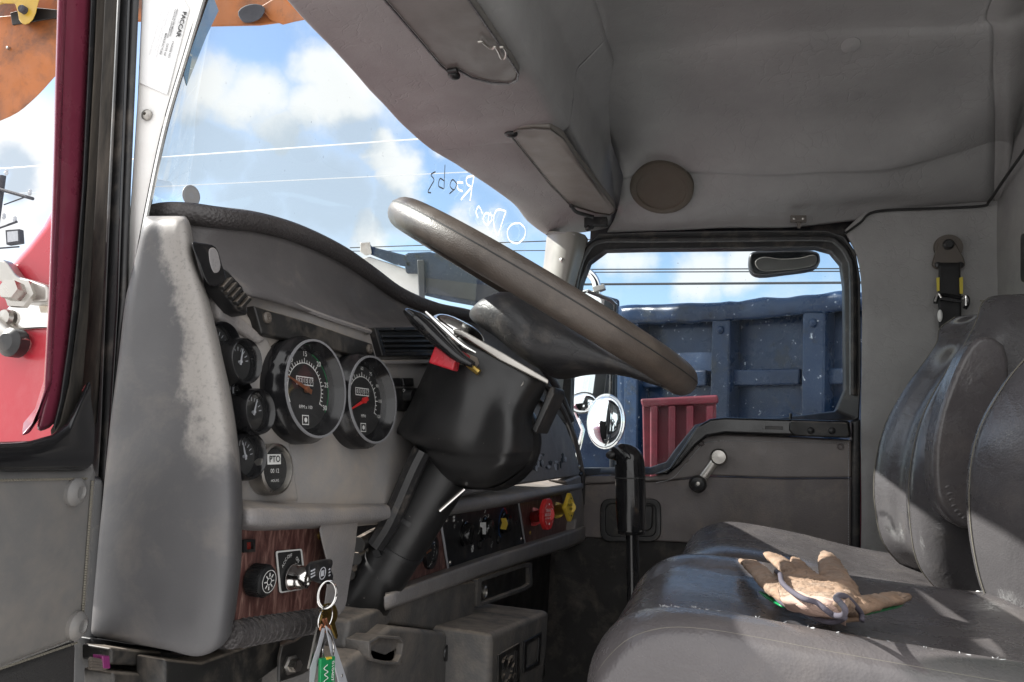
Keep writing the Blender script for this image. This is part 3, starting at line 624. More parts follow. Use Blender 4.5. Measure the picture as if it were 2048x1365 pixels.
# window winder
wk = put('window_crank', MB().tube(UL([(1438,912),(1396,970)], y=YD-.045), .0115, 14, flat=.5, up=(0,1,0)).lathe(U(1438,914,y=YD-.02), (0,-1,0), [(.012,0),(.013,.02),(.022,.022),(.022,.036),(.018,.042),(.0,.043)], 28), steel, pd, smooth=40)
put('knob', MB().lathe(U(1396,968,y=YD-.05), (0,-1,0), [(.012,-.01),(.020,.0),(.0235,.012),(.0235,.02),(.018,.034),(.008,.037),(.007,.035),(.0,.035)], 28).lathe(U(1396,968,y=YD-.087), (0,-1,0), [(.005,-.002),(.005,.0015),(.0025,.002),(.002,-.001),(.0,-.001)], 14, 1), [blk, steel], wk, smooth=40)
# recessed pull pocket low on the door
pk = MB().ring(rnd(UL([(1200,998),(1322,998),(1322,1084),(1200,1084)], y=YD-.02), .03, 5), rnd(UL([(1211,1008),(1311,1008),(1311,1073),(1211,1073)], y=YD-.02), .022, 5), (0,.02,0))
po = put('pull_pocket', pk, blk, pd, bevel=.003)
put('pocket_back', MB().prism(rnd(UL([(1209,1006),(1313,1006),(1313,1075),(1209,1075)], y=YD-.013), .02, 5), (0,.002,0)), blkd, po)
put('pull_handle', MB().prism(rnd(UL([(1270,1012),(1306,1012),(1304,1060),(1276,1066),(1258,1050)], y=YD-.03), .012), (0,.017,0)), blk, po, bevel=.004)
# ================================================================== DASHBOARD
dash = thing('dashboard', 'grey dusty dashboard with round gauges, wood trim panels and padded brow below the windshield', 'dashboard', (-.5, 1.3, -.3))
# end panel facing the open door
YE = .545
def erow(uL, uR, v, dv=(0,0,0,0,0,0), dy=0.0):
    r = [U(uL-3, v+dv[0], y=YE+dy+.012)]
    for s_, d, yy_ in zip((0,.32,.58,.78,.92,.985), dv, (0,0,0,.001,.008,.030)):
        r.append(U(uL+(uR-uL)*s_, v+d, y=YE+dy+yy_))
    r.append(U(uR, v+dv[5], y=YE+dy+.085)); r.append(U(uR-3, v+dv[5], y=YE+dy+.14)); return r
ER = [erow(302,368,434,dy=.06), erow(297,372,437,dy=.012), erow(290,380,456), erow(276,391,520), erow(258,416,600), erow(247,441,700), erow(235,462,800), erow(224,476,900), erow(215,483,1000), erow(209,482,1060), erow(203,480,1130), erow(197,473,1195), erow(193,468,1232,(18,26,28,20,8,0))]
bot = [(191,1273),(262,1285),(335,1298),(396,1310),(440,1292),(461,1266)]
def brow(dy, dv): return [U(186, 1272+dv, y=YE+dy+.02)]+[U(a_, b_+dv, y=YE+dy+c_) for (a_, b_), c_ in zip(bot, (0,0,0,.001,.008,.030))]+[U(464,1256+dv,y=YE+dy+.085), U(461,1254+dv,y=YE+dy+.14)]
ER += [brow(.004, -5), brow(.02, 0), brow(.09, 1)]
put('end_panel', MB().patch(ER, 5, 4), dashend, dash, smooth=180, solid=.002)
# mottled pale band running down the rounded edge of the end panel is part of its material (below)
N1 = V((.985,-.10,.13)).normalized()
PG = (V((-.436,.80,0)), N1)
UPv = (V((0,0,1))-N1*N1.z).normalized(); RT = UPv.cross(N1)
def pg(off): return (PG[0]+N1*off, N1)
# cluster panel
gp = [(440,560),(498,584),(522,592),(640,628),(742,660),(900,656),(905,800),(900,1006),(700,1012),(480,1010),(470,860),(450,720)]
put('gauge_panel', MB().prism(UL(gp, pl=pg(0)), N1*-.02), gaugev, dash, bevel=.003)
# raised small-gauge pod: a wedge that leans towards the driver
pod_f = UL([(436,600),(520,640),(546,690),(574,820),(602,1004),(470,1008),(450,800)], pl=pg(.0025))
put('gauge_pod', MB().prism(pod_f, N1*-.02, taper=1.06), gaugev, dash, bevel=.006)
put('pod_ledge', MB().prism(UL([(430,590),(446,596),(536,680),(520,688),(440,640)], pl=pg(.008)), N1*-.02), dashv, dash, bevel=.004)
# brow above the cluster: padded lip and the dark surface under it
lipn = []
LP = [(286,438,-.575),(330,428,-.545),(376,428,-.515),(440,436,-.495),(520,446,-.492),(600,470,-.492),(680,508,-.492),(740,548,-.490),(800,590,-.488),(870,618,-.475),(940,632,-.462),(1000,652,-.455),(1060,705,-.45),(1108,770,-.445),(1140,840,-.43)]
lp_ = [U(a, b, x=c) for a, b, c in LP]
lps = spline(lp_, 6)
put('brow_lip', MB().tube(lps, [.013]*len(lps), 12, flat=.85, up=(0,0,1)), lipv, dash, smooth=180)
BT = [(376,560),(430,575),(498,590),(560,606),(640,632),(700,650),(742,663),(800,660),(870,662),(940,690),(1000,730),(1060,780),(1110,830)]
xb = [-.50,-.475,-.452,-.452,-.452,-.450,-.448,-.440,-.435,-.432,-.430,-.430,-.425]
bt = [U(a, b, x=c) for (a, b), c in zip(BT, xb)]
LQ = lp_[2:]
lo = [p+V((-.002, 0, -.010)) for p in LQ]
md = [a*.5+b*.5+V((-.018,0,0)) for a, b in zip(lo, bt)]
put('brow_face', MB().patch([lo, md, bt], 5, 5), browv, dash, smooth=180, solid=.004)
# dash top running forward to the glass
tp0 = [p+V((-.004,0,.004)) for p in lp_]; tp2 = [V((wsx(min(max(p.y,.6),2.1), .1)+.01, p.y, .10)) for p in lp_]
put('dash_top', MB().patch([tp0, [a*.5+b*.5+V((0,0,.01)) for a, b in zip(tp0, tp2)], tp2], 4, 4), lipv, dash, smooth=180, solid=.004)
# passenger side face of the dash
PF = (V((-.43, 1.5, 0)), V((.985, 0, .15)).normalized())
put('passenger_face', MB().prism(UL([(890,660),(1000,728),(1060,780),(1104,812),(1132,850),(1150,900),(1163,952),(1030,972),(900,1000)], pl=PF), V((-.03,0,0))), dashv, dash, bevel=.006)
put('face_edge', MB().tube(spline(UL([(1092,766),(1126,820),(1150,880),(1166,950)], pl=(PF[0]+V((.004,0,0)), PF[1])), 6), .0075, 8), browv, dash)
sk = MB()
random.seed(3)
for i in range(26):
    u = 1052+random.random()*78; v = 908+random.random()*26; w = 3+random.random()*5; h = 3+random.random()*9
    sk.prism(UL([(u,v),(u+w*.5,v-h*.3),(u+w,v),(u+w*.8,v+h),(u+w*.3,v+h*.8)], pl=(PF[0]+V((.0015,0,0)), PF[1])), (-.0008,0,0), random.choice([0,0,1]))
put('torn_sticker', sk, [greyt, ink], dash, smooth=0)
put('rivet', MB().lathe(U(1155,934,pl=PF)+V((.004,0,0)), (1,0,0), [(.006,0),(.004,.003),(.0,.004)], 10), steel, dash)
# blank radio plate with screws
rp = put('blank_plate', MB().prism(UL([(508,611),(620,644),(745,688),(754,724),(640,692),(524,668)], pl=pg(.012)), N1*-.012), blkd, dash, bevel=.002)
for px in ((533,636),(738,699)): put('screw', MB().lathe(U(*px, pl=pg(.012)), N1, [(.006,0),(.006,.002),(.004,.0035),(.0015,.0035),(.0,.001)], 12), beltp, rp)
put('trim_bead', MB().tube(spline(UL([(486,576),(560,600),(650,634),(740,664)], pl=pg(.004)), 6), .003, 6), dashv, dash)
for px in ((498,590),(731,662)): put('screw', MB().lathe(U(*px, pl=pg(.002)), N1, [(.005,0),(.005,.002),(.003,.0035),(.0,.003)], 12), steel, dash)
# gauges
def gauge(px, R, h, face, kind, chromed=False, nrm=None, far=1.0):
    n = nrm or N1; up = (V((0,0,1))-n*n.z).normalized(); rt = up.cross(n)
    c = U(*px, pl=pg(h))*far; R *= far
    d = h+.004
    b = MB()
    if kind == 'small':
        b.lathe(c, n, [(R*1.0,-d),(R*1.04,-.010),(R*1.05,-.006),(R*1.0,-.001),(R*.97,0),(R*.90,-.001),(R*.83,-.0125)], 40, capa=False, capb=False, up=up)
    elif kind == 'flat':
        b.lathe(c, n, [(R*1.02,-d),(R*1.03,-.004),(R*1.0,.0),(R*.90,.001),(R*.84,-.003),(R*.82,-.005)], 40, capa=False, capb=False, up=up)
    else:
        b.lathe(c, n, [(R*1.10,-d),(R*1.11,-.014),(R*1.07,-.012),(R*1.03,-.004),(R*1.0,0),(R*.955,.0),(R*.93,-.002),(R*.80,-.017)], 56, capa=False, capb=False, up=up)
    g = put('gauge', b, steel if chromed else blkg, dash, smooth=50)
    if face == 'tach' or face == 'speed':
        put('rim', MB().lathe(c, n, [(R*1.012,-.0012),(R*1.006,.0006),(R*.965,.0006),(R*.960,-.0012)], 56, capa=False, capb=False, up=up), rimm, g, smooth=50)
    dz = -.0165 if kind == 'big' else (-.012 if kind == 'small' else -.0045)
    rr = R*(.82 if kind != 'small' else .82)
    o = c+n*dz
    f = MB().lathe(o, n, [(rr,0),(rr,.0004),(.0,.0004)], 48, up=up)
    def at(a, r): return o+n*.0008+rt*(r*math.sin(a))+up*(r*math.cos(a))
    def tick(a, r0, r1, w, mi=1):
        t = rt*math.cos(a)-up*math.sin(a); f.add([at(a,r0)-t*w, at(a,r0)+t*w, at(a,r1)+t*w, at(a,r1)-t*w], [[0,1,2,3]], mi)
    if face in ('tach', 'speed'):
        a0, a1 = math.radians(-118), math.radians(118); nn = 30 if face == 'tach' else 24
        for i in range(nn+1):
            a = a0+(a1-a0)*i/nn; big = i % 5 == 0 if face == 'tach' else i % 3 == 0
            tick(a, R*.56, R*(.66 if big else .62), R*.008)
        for i in range(60): a = a0+(a1-a0)*i/59; tick(a, R*.545, R*.56, R*.020)
        lab_ = [('0',0),('5',5),('10',10),('15',15),('20',20),('25',25),('30',30)] if face == 'tach' else [('0',0),('15',3),('30',6),('45',9),('60',12),('75',15),('90',18),('105',21),('120',24)]
        for t, i in lab_:
            a = a0+(a1-a0)*i/nn; f.text(t, at(a, R*.74), rt, up, R*(.15 if face == 'tach' else .11), 1)
        f.text('RPM x 100' if face == 'tach' else 'MPH', at(0, -R*.36), rt, up, R*.10, 1)
        q = at(0, R*.18) if face == 'tach' else at(0, R*.2)
        f.add([q-rt*R*.28-up*R*.09, q+rt*R*.28-up*R*.09, q+rt*R*.28+up*R*.09, q-rt*R*.28+up*R*.09], [[0,1,2,3]], 1)
        q2 = q+n*.0002
        for k in range(6):
            cc = q2+rt*R*(-.225+.09*k); f.add([cc-rt*R*.04-up*R*.07, cc+rt*R*.04-up*R*.07, cc+rt*R*.04+up*R*.07, cc-rt*R*.04+up*R*.07], [[0,1,2,3]], 0)
            f.text('0213 7'.replace(' ', '1')[k], cc, rt, up, R*.12, 1, lift=.0004)
        q = at(math.radians(180), R*.62); f.add([q-rt*R*.11-up*R*.1, q+rt*R*.11-up*R*.1, q+rt*R*.11+up*R*.1, q-rt*R*.11+up*R*.1], [[0,1,2,3]], 1)
        q += n*.0002; f.add([q-rt*R*.09-up*R*.08, q+rt*R*.09-up*R*.08, q+rt*R*.09+up*R*.08, q-rt*R*.09+up*R*.08], [[0,1,2,3]], 0)
        f.lathe(q+n*.0002, n, [(R*.05,0),(.0,.0001)], 12, 1)
        if face == 'tach':
            for i in range(40): a = math.radians(20+i*2.6); tick(a, R*.79, R*.805, R*.02, 2)
    elif face == 'pto':
        q = at(0, R*.38); f.add([q-rt*R*.42-up*R*.2, q+rt*R*.42-up*R*.2, q+rt*R*.42+up*R*.2, q-rt*R*.42+up*R*.2], [[0,1,2,3]], 1)
        f.text('PTO', q+n*.0003, rt, up, R*.36, 0, bold=.02)
        f.text('00 12', at(0, -R*.08), rt, up, R*.24, 1); f.text('HOURS', at(0, -R*.46), rt, up, R*.15, 1)
    else:
        for i in range(9): a = math.radians(-80+20*i); tick(a, R*.5, R*.68, R*.02)
    put('dial', f, [ink, white if kind != 'small' else greyt, greent], g, smooth=0)
    if face != 'pto':
        a = math.radians(-70 if face == 'tach' else -112 if face == 'speed' else -50+random.random()*100)
        t = rt*math.cos(a)-up*math.sin(a); L1 = R*(.66 if kind == 'big' else .6); k = n*.003
        nd = MB().prism([at(a,-R*.14)-t*R*.05+k, at(a,-R*.14)+t*R*.05+k, at(a,L1)+t*R*.012+k, at(a,L1)-t*R*.012+k], n*.0008)
        nd.lathe(o, n, [(R*.07,.002),(R*.07,.005),(.0,.0055)], 16)
        put('needle', nd, copperm if face == 'tach' else redb if face == 'speed' else greyt, g, smooth=0)
    put('lens', MB().lathe(o+n*.007, n, [(rr*1.02,0),(rr*1.02,.0003),(.0,.0003)], 40, capa=False, up=up), glassc, g, smooth=0)
    return g
g1 = gauge((635,777), .0512, .030, 'tach', 'big'); g1['label'] = 'large revolution counter with white numbers and orange needle'
g2 = gauge((748,799), .0512, .030, 'speed', 'big'); g2['label'] = 'large speedometer beside the steering column'
NS = V((.985,-.07,.13)).normalized()
for px, fa in (((452,690),1.03),((496,722),1.0),((481,801),1.03),((523,823),1.0),((505,912),1.015)): gauge(px, .0212, .030, 'small', 'small', nrm=NS, far=fa)
gp_ = gauge((555,938), .0245, .018, 'pto', 'flat', True, nrm=NS); gp_['label'] = 'flat hour meter in a steel rim marked PTO'
put('warning_lamp', MB().prism(UL([(658,708),(678,712),(684,746),(666,740)], pl=pg(.014)), N1*-.016).prism(UL([(662,713),(676,716),(680,738),(668,734)], pl=pg(.0148)), N1*-.002, 1), [blk, amber], dash, bevel=.0015)
# left air vent with its big black surround
vt = put('air_vent', MB().prism(UL(sp2([(384,484),(398,486),(424,490),(436,502),(444,530),(452,556),(440,572),(420,572),(408,556),(398,528),(386,500)], 2, True), pl=pg(.03)), rv((420,530),.03)), blkg, dash, bevel=.008)
put('thumb_recess', MB().prism(UL(sp2([(418,498),(428,494),(437,504),(443,530),(440,544),(430,548),(423,538),(418,518)], 3, True), pl=pg(.0305)), N1*-.01), dashv, vt, bevel=.002)
lv = MB().prism(UL([(438,528),(460,544),(486,572),(497,600),(497,632),(478,622),(452,590),(440,576)], pl=pg(.026)), N1*-.02)
put('louvre_housing', lv, blk, vt, bevel=.003)
for k in range(5):
    a = (448+k*9, 566+k*10); put('louvre', MB().prism(UL([(a[0]-2,a[1]+8),(a[0]+16,a[1]-12),(a[0]+21,a[1]-6),(a[0]+3,a[1]+14)], pl=pg(.031)), N1*-.006), blkd, vt, bevel=.001)
# centre air vent
v2 = put('air_vent', MB().ring(UL([(750,655),(880,653),(884,712),(766,713)], pl=pg(.010)), UL([(759,662),(872,661),(876,704),(772,706)], pl=pg(.010)), N1*-.014), blk, dash, bevel=.002)
put('vent_back', MB().prism(UL([(757,660),(874,659),(878,706),(770,708)], pl=pg(.002)), N1*-.001), ink, v2)
for k in range(4): put('louvre', MB().prism(UL([(763+k*3,670+k*10),(874,669+k*10),(874,675+k*10),(765+k*3,676+k*10)], pl=pg(.007)), N1*-.004), blk, v2, bevel=.001)
put('ledge', MB().prism(UL([(760,720),(890,719),(890,728),(764,729)], pl=pg(.007)), N1*-.01), dashv, dash, bevel=.002)
for k in range(2): put('rocker_switch', MB().prism(UL([(781+k*25,756),(803+k*25,756),(804+k*25,773),(784+k*25,773)], pl=pg(.006)), N1*-.008), blk, dash, bevel=.002)
sw = MB().prism(UL([(786,777),(880,776),(884,822),(794,822)], pl=pg(.005)), N1*-.006)
put('switch_plate', sw, blk, dash, bevel=.001)
put('rotary_switch', MB().lathe(U(812,794,pl=pg(.005)), N1, [(.009,0),(.008,.012),(.0,.013)], 16).text('ON', U(808,782,pl=pg(.0055)), RT, UPv, .006, 1), [blk, white], dash)
# padded shelf under the cluster and lower trim
XL = -.405
def lx(pts, x=XL): return UL(pts, x=x)
sh = []
for u, v in ((464,1012),(488,1012),(512,1013),(560,1014),(640,1014),(700,1012),(780,1008),(860,1004),(960,994),(1060,980),(1166,962)):
    a = U(u, v, x=XL-.02); h = 54-(u-486)*.050
    sh.append([a+V((-.045,0,.008)), a+V((-.008,0,.002)), U(u, v+4, x=XL-.006), U(u, v+9, x=XL), U(u, v+h*.58, x=XL+.002), U(u, v+h*.72, x=XL-.003), U(u, v+h*.80, x=XL-.016), U(u, v+h*.92, x=XL-.05)])
    if u < 500: sh[-1] = [p*(1.09 if u < 480 else 1.02) for p in sh[-1]]
put('padded_shelf', MB().patch(sh, 4, 4), dashv, dash, smooth=180, solid=.003)
# pocket divider between the ignition panel and the lower column
put('pocket_divider', MB().prism(lx(sp2([(636,1054),(664,1040),(690,1028),(718,1014),(714,1060),(708,1112),(698,1170),(688,1224),(664,1236),(640,1250),(648,1208),(654,1130)], 2, True), XL-.006), rv((680,1100),.05)), dashv, dash, bevel=.014, seg=6)
# wood panels
XW = XL-.035
wp = put('wood_panel', MB().prism(lx([(480,1056),(560,1058),(650,1050),(662,1120),(662,1230),(560,1240),(460,1262)], XW), (-.01,0,0)), woodm, dash, label='wood panel holding the ignition switch and lamp knob')
put('screw', MB().lathe(U(641,1070,x=XW), (1,0,0), [(.006,0),(.006,.002),(.003,.003),(.0,.002)], 12), brass, wp)
put('indicator', MB().ring(lx([(488,1080),(511,1079),(511,1104),(488,1106)], XW+.004), lx([(494,1085),(507,1084),(507,1099),(494,1101)], XW+.004), (-.006,0,0)).prism(lx([(493,1084),(508,1083),(508,1100),(493,1102)], XW+.001), (-.002,0,0), 1), [blk, amber], wp, smooth=0)
put('pocket_floor', MB().prism(lx([(462,1262),(560,1242),(650,1222),(656,1232),(560,1254),(470,1274)], XW+.03), rv((560,1240),.02)), dashv, dash, bevel=.003)
rb = MB().tube(spline(lx([(462,1270),(520,1262),(580,1252),(640,1240)], XL+.002), 8), .0115, 14)
for k in range(14):
    t = k/13; c = U(488+t*150, 1266-t*25, x=XL+.002); rb.tube([c+V((0,-.0014,0)), c+V((0,.0014,0))], .0125, 14)
put('ribbed_grip', rb, lipv, dash, smooth=50)
# ignition switch
ig = MB().prism(rnd(lx([(552,1103),(604,1098),(613,1178),(560,1187)], XW+.002), .003), (-.003,0,0))
fr = MB().ring(rnd(lx([(552,1103),(604,1098),(613,1178),(560,1187)], XW+.0026), .003), rnd(lx([(555,1106),(602,1101),(610,1176),(563,1184)], XW+.0026), .0025), (-.0006,0,0), 1)
ig.add(fr.v, fr.f, 1)
for t, px, sz, rot in (('ACC',(568,1126),.0052,50),('OFF',(578,1113),.0052,5),('ON',(594,1120),.0052,-40)):
    a = math.radians(rot); ig.text(t, U(*px, x=XW+.0022), V((0,math.cos(a),math.sin(a))), V((0,-math.sin(a),math.cos(a))), sz, 1, bold=.01)
igs = put('ignition_switch', ig, [ink, white], dash, smooth=0)
ci = U(582,1153,x=XW+.002)
AXI = V((.93,.12,-.02)).normalized()
put('barrel', MB().lathe(ci, AXI, [(.0138,0),(.0138,.003),(.0122,.007),(.0122,.009),(.0114,.016),(.0100,.019),(.0068,.0195),(.0062,.0175),(.0,.0175)], 36), chrome, igs, smooth=40)
kc = U(519,1161,x=XW+.010)
kn = MB().lathe(kc, (1,-.05,0), [(0.00912,-0.00912),(0.01406,-0.00760),(0.01482,-0.00456),(0.01482,0.00608),(0.01368,0.00912),(0.01140,0.01026),(.0,0.01026)], 40)
for k in range(36):
    a = 2*math.pi*k/36; d = V((0,math.cos(a),math.sin(a))); kn.box(kc+d*0.01490, V((0.00684,0,0)), d*0.00046, V((0,-math.sin(a),math.cos(a)))*0.00046)
e = kc+V((0.01056,0,0))
kn.lathe(e, (1,-.05,0), [(0.00289,0),(0.00289,0.00030),(0.00350,0.00030),(0.00350,0)], 20, 1, capa=False, capb=False)
for k in range(8):
    a = 2*math.pi*k/8; d = V((0,math.cos(a),math.sin(a))); t = V((0,-math.sin(a),math.cos(a))); kn.box(e+d*0.00623+V((0.00023,0,0)), V((0.00023,0,0)), d*0.00167, t*0.00046, 1)
kn.lathe(e, (1,-.05,0), [(0.01003,0),(0.01003,0.00030),(0.01049,0.00030),(0.01049,0)], 36, 1, capa=False, capb=False)
put('lamp_knob', kn, [blk, white], dash, smooth=40)
# lower trim to the right of the column
XW2 = XL-.03
lr = []
for u, v in ((770,1204),(860,1172),(960,1136),(1060,1104),(1130,1082),(1176,1064)):
    lr.append([U(u, v-18, x=XW2)+V((-.01,0,0)), U(u, v-16, x=XL-.010), U(u, v-13, x=XL-.001), U(u, v-9, x=XL+.002), U(u, v+10, x=XL+.001), U(u, v+14, x=XL-.004), U(u, v+16, x=XL-.02), U(u, v+16, x=XL-.06)])
put('lower_rail', MB().patch(lr, 4, 4), dashv, dash, smooth=180, solid=.003)
wl = put('wood_panel', MB().prism(lx([(790,1070),(884,1040),(895,1136),(790,1172)], XW2+.001), (-.008,0,0)), woodm, dash, label='wood strip with small round gauge left of the heater controls')
gd = MB().lathe(U(858,1105,x=XW2+.001), (1,0,0), [(.017,0),(.017,.006),(.014,.008),(.013,.005),(.0,.005)], 28)
for k in range(16):
    a = math.radians(-30+k*14); gd.lathe(U(858,1105,x=XW2+.008)+V((0,math.sin(a)*.021,math.cos(a)*.021)), (1,0,0), [(.0009,0),(.0,.0005)], 6, 1)
gd.lathe(U(858,1105,x=XW2+.001), (1,0,0), [(.024,0),(.024,.0065),(.0,.0066)], 28, 0)
gd.box(U(858,1103,x=XW2+.0092), V((.0008,0,0)), V((0,.008,.001)), V((0,0,.0012)), 2)
put('small_dial', gd, [blk, white, copperm], wl, smooth=40)
hv = put('heater_panel', MB().prism(lx([(882,1041),(1034,993),(1049,1088),(896,1136)], XW2+.003), (-.008,0,0)), blk, dash, bevel=.001)
hm = MB()
for e_ in ([(1035,992),(1050,1089)], [(881,1042),(896,1137)]): put('panel_edge', MB().tube(lx(e_, XW2+.005), .002, 6), greyt, hv)
def ar(c, r0, r1, a0, a1, mi, n=18):
    for i in range(n):
        A0 = math.radians(a0+(a1-a0)*i/n); A1 = math.radians(a0+(a1-a0)*(i+1)/n)
        f = lambda a, r: c+V((0, math.sin(a)*r, math.cos(a)*r))
        hm.add([f(A0,r0), f(A1,r0), f(A1,r1), f(A0,r1)], [[0,1,2,3]], mi)
XP = XW2+.0038
KN = [(928,1068),(968,1057),(1006,1046)]
ar(U(*KN[2],x=XP), .0265, .0290, -165, 0, 1); ar(U(*KN[2],x=XP), .0265, .0290, 0, 140, 2)
put('panel_print', hm, [white, bluel, redl], hv, smooth=0); hm = MB(); ar(U(*KN[1],x=XP), .0225, .0232, -100, 100, 0)
for i, a in enumerate((-100,-55,0,50,100)):
    A = math.radians(a); c = U(*KN[1],x=XP)+V((0,math.sin(A)*.029,math.cos(A)*.029)); hm.box(c, V((.0002,0,0)), V((0,.0028,.0012)), V((0,0,.0010)), 0); hm.box(c+V((0,.002,.002)), V((.0002,0,0)), V((0,.0010,0)), V((0,0,.0018)), 0)
def flush():
    global hm
    if hm.v: put('panel_print', hm, [white, bluel, redl], hv, smooth=0)
    hm = MB()
flush()
c = U(908,1038,x=XP)
for dy, dz in ((-1,1),(1,1),(-1,-1),(1,-1)): hm.lathe(c+V((0,dy*.0026,dz*.0026)), (1,0,0), [(.0024,0),(.0,.0002)], 10, 0)
flush()
for px, r in (((916,1044),.0012),((925,1041),.0021),((935,1046),.0027)):
    hm.lathe(U(*px,x=XP), (1,0,0), [(r,0),(.0,.0002)], 10, 0); flush()
flush(); ar(U(*KN[0],x=XP), .0245, .0262, 55, 95, 0, 6); flush(); ar(U(909,1053,x=XP), .0022, .0028, 0, 360, 0, 12)
flush(); c = U(945,1098,x=XP)
for k in range(3):
    a = math.pi*k/3; hm.box(c, V((.0002,0,0)), V((0,math.cos(a)*.006,math.sin(a)*.006)), V((0,-math.sin(a)*.0018,math.cos(a)*.0018)), 0)
flush(); ar(U(983,1090,x=XP)+V((0,0,-.002)), .0022, .003, 0, 360, 0, 12); ar(U(985,1086,x=XP), .0022, .003, 0, 360, 0, 12)
flush()
for i, px in enumerate(KN):
    b = MB().lathe(U(*px,x=XW2+.003), (1,0,0), [(.0205,0),(.0205,.003),(.0185,.004),(.0175,.012),(.0160,.0145),(.0,.015)], 32)
    if i: b.add([U(px[0]+a, px[1]+q, x=XW2+.019) for a, q in (((-8,-12),(4,-12),(4,-2),(4,12),(-3,12),(-3,-1),(-8,-3)) if i == 1 else ((-4,-9),(6,-10),(10,2),(6,14),(-6,12),(-2,0)))], [list(range(7 if i == 1 else 6))], 1)
    put('heater_knob', b, [blkg, white if i == 1 else yelk], hv, smooth=40, norm=True)
for px in ((960,1090),(996,1080)): put('push_button', MB().lathe(U(*px,x=XW2+.003), (1,0,0), [(.0085,0),(.0085,.002),(.0065,.004),(.0,.0035)], 16), blk, hv)
for px in ((893,1040),(1027,1006),(1042,1078),(900,1126)): put('screw', MB().lathe(U(*px,x=XW2+.003), (1,0,0), [(.004,0),(.003,.002),(.0,.002)], 8), steel, hv)
wr_ = put('wood_panel', MB().prism(lx([(1035,992),(1134,962),(1150,1056),(1050,1088)], XW2+.001), (-.008,0,0)), woodm, dash, label='wood panel carrying the red and yellow brake valve knobs')
for px in ((1060,1066),(1103,992),(1100,1076)): put('screw', MB().lathe(U(*px,x=XW2+.001), (1,0,0), [(.005,0),(.004,.002),(.0,.002)], 8), brass, wr_)
def brake(px0, px1, shape, m, lines, nm, ink_):
    a = U(*px0, x=XW2+.002); tip = U(*px1, x=XL+.045); d = (tip-a).normalized()
    k = put('brake_knob', MB().lathe(a, d, [(.020,-.004),(.0205,.004),(.0125,.005),(.0125,(tip-a).length-.004),(.0,(tip-a).length-.004)], 24), m, dash, label=nm, smooth=50)
    n = V((.97,-.22,.06)).normalized(); up = (V((0,0,1))-n*n.z).normalized(); rt = up.cross(n)
    pts = [tip+rt*(x*.026)+up*(y*.031) for x, y in shape]
    b = MB().prism(rnd(pts, .006), n*-.010)
    put('button', b, m, k, bevel=.002)
    t = MB()
    for s_, y, sz in lines: t.text(s_, tip+up*(y*.026)+n*.0006, rt, up, sz, 0, bold=.012)
    t.box(tip-up*.019+n*.0008, n*.0002, rt*.0022, up*.0018); t.box(tip+up*.020+n*.0008, n*.0002, rt*.0022, up*.0018)
    for x, y, r in ((-.55,.55,45),(.55,.55,-45),(-.55,-.55,-45),(.55,-.55,45)):
        q = math.radians(r); e1 = rt*math.cos(q)+up*math.sin(q); e2 = up*math.cos(q)-rt*math.sin(q); t.text('PUSH' if y > 0 else 'PULL', tip+rt*(x*.026)+up*(y*.029)+n*.0006, e1, e2, .0042, 0)
    put('lettering', t, ink_, k, smooth=0)
octo = [(-.42,1),(.42,1),(1,.42),(1,-.42),(.42,-1),(-.42,-1),(-1,-.42),(-1,.42)]
brake((1066,1034), (1098,1029), octo, redb, [('TRAILER',.30,.0090),('AIR SUPPLY',-.02,.0082),('NOT FOR PARKING',-.30,.0046)], 'red octagonal trailer air supply knob', white)
brake((1112,1021), (1142,1015), [(0,1.12),(1.12,0),(0,-1.12),(-1.12,0)], yelk, [('PARKING',.20,.0090),('BRAKE',-.14,.0075)], 'yellow diamond parking brake knob', ink)
put('rail_end', MB().prism(lx([(1132,962),(1164,950),(1172,1000),(1168,1066),(1148,1074),(1153,1040)], XL-.004), (-.05,0,0)), dashv, dash, bevel=.006)
put('end_cap', MB().prism(lx(sp2([(1162,948),(1176,944),(1184,960),(1187,1010),(1180,1066),(1166,1078),(1170,1020)], 2, True), XL-.002), (-.10,.01,0)), blk, dash, bevel=.006)
# under-dash: dark structure, fuse box, hanging bracket and bolts
put('under_panel', MB().prism(lx([(184,1276),(330,1300),(404,1316),(470,1280),(560,1262),(640,1252),(700,1230),(760,1212),(1000,1130),(1160,1086),(1160,1300),(900,1500),(184,1500)], -.50), (-.02,0,0)), blk, dash, bevel=.003)
put('fuse_cover', MB().prism(lx([(330,1318),(404,1326),(562,1270),(564,1330),(470,1400),(330,1400)], -.44), (-.03,0,0)), blkd, dash, bevel=.003)
put('fuse_block', MB().prism(lx([(222,1296),(326,1304),(328,1336),(222,1330)], -.47), (-.03,0,0)).prism(lx([(226,1344),(326,1350),(326,1400),(226,1400)], -.465), (-.03,0,0)), blkd, dash, bevel=.003)
put('connector', MB().prism(lx([(205,1312),(220,1312),(222,1338),(207,1338)], -.46), (-.01,0,0)), purple, dash, bevel=.001)
wi = MB()
for k in range(4): wi.tube(spline(lx([(180,1318+k*6),(200,1322+k*5),(214,1326+k*3)], -.462), 4), .0016, 6)
put('wiring', wi, beltp, dash)
hb = put('pedal_bracket', MB().prism(lx([(566,1292),(590,1284),(612,1268),(640,1272),(650,1290),(640,1330),(604,1350),(560,1365),(560,1320)], -.43), (-.004,0,0)), blkd, dash, bevel=.001)
put('bolt', MB().lathe(U(580,1330,x=-.428), (1,-.3,.1), [(.010,0),(.010,.003),(.007,.004),(.006,.012),(.0,.012)], 6), steel, hb, smooth=30)
put('hose', MB().tube(spline(lx([(716,1090),(760,1068),(830,1050)], -.45), 6), .010, 10).tube(spline(lx([(712,1118),(756,1094),(830,1080)], -.455), 6), .008, 10).tube(spline(lx([(700,1150),(750,1118),(800,1110)], -.46), 6), .007, 10), blkd, dash)
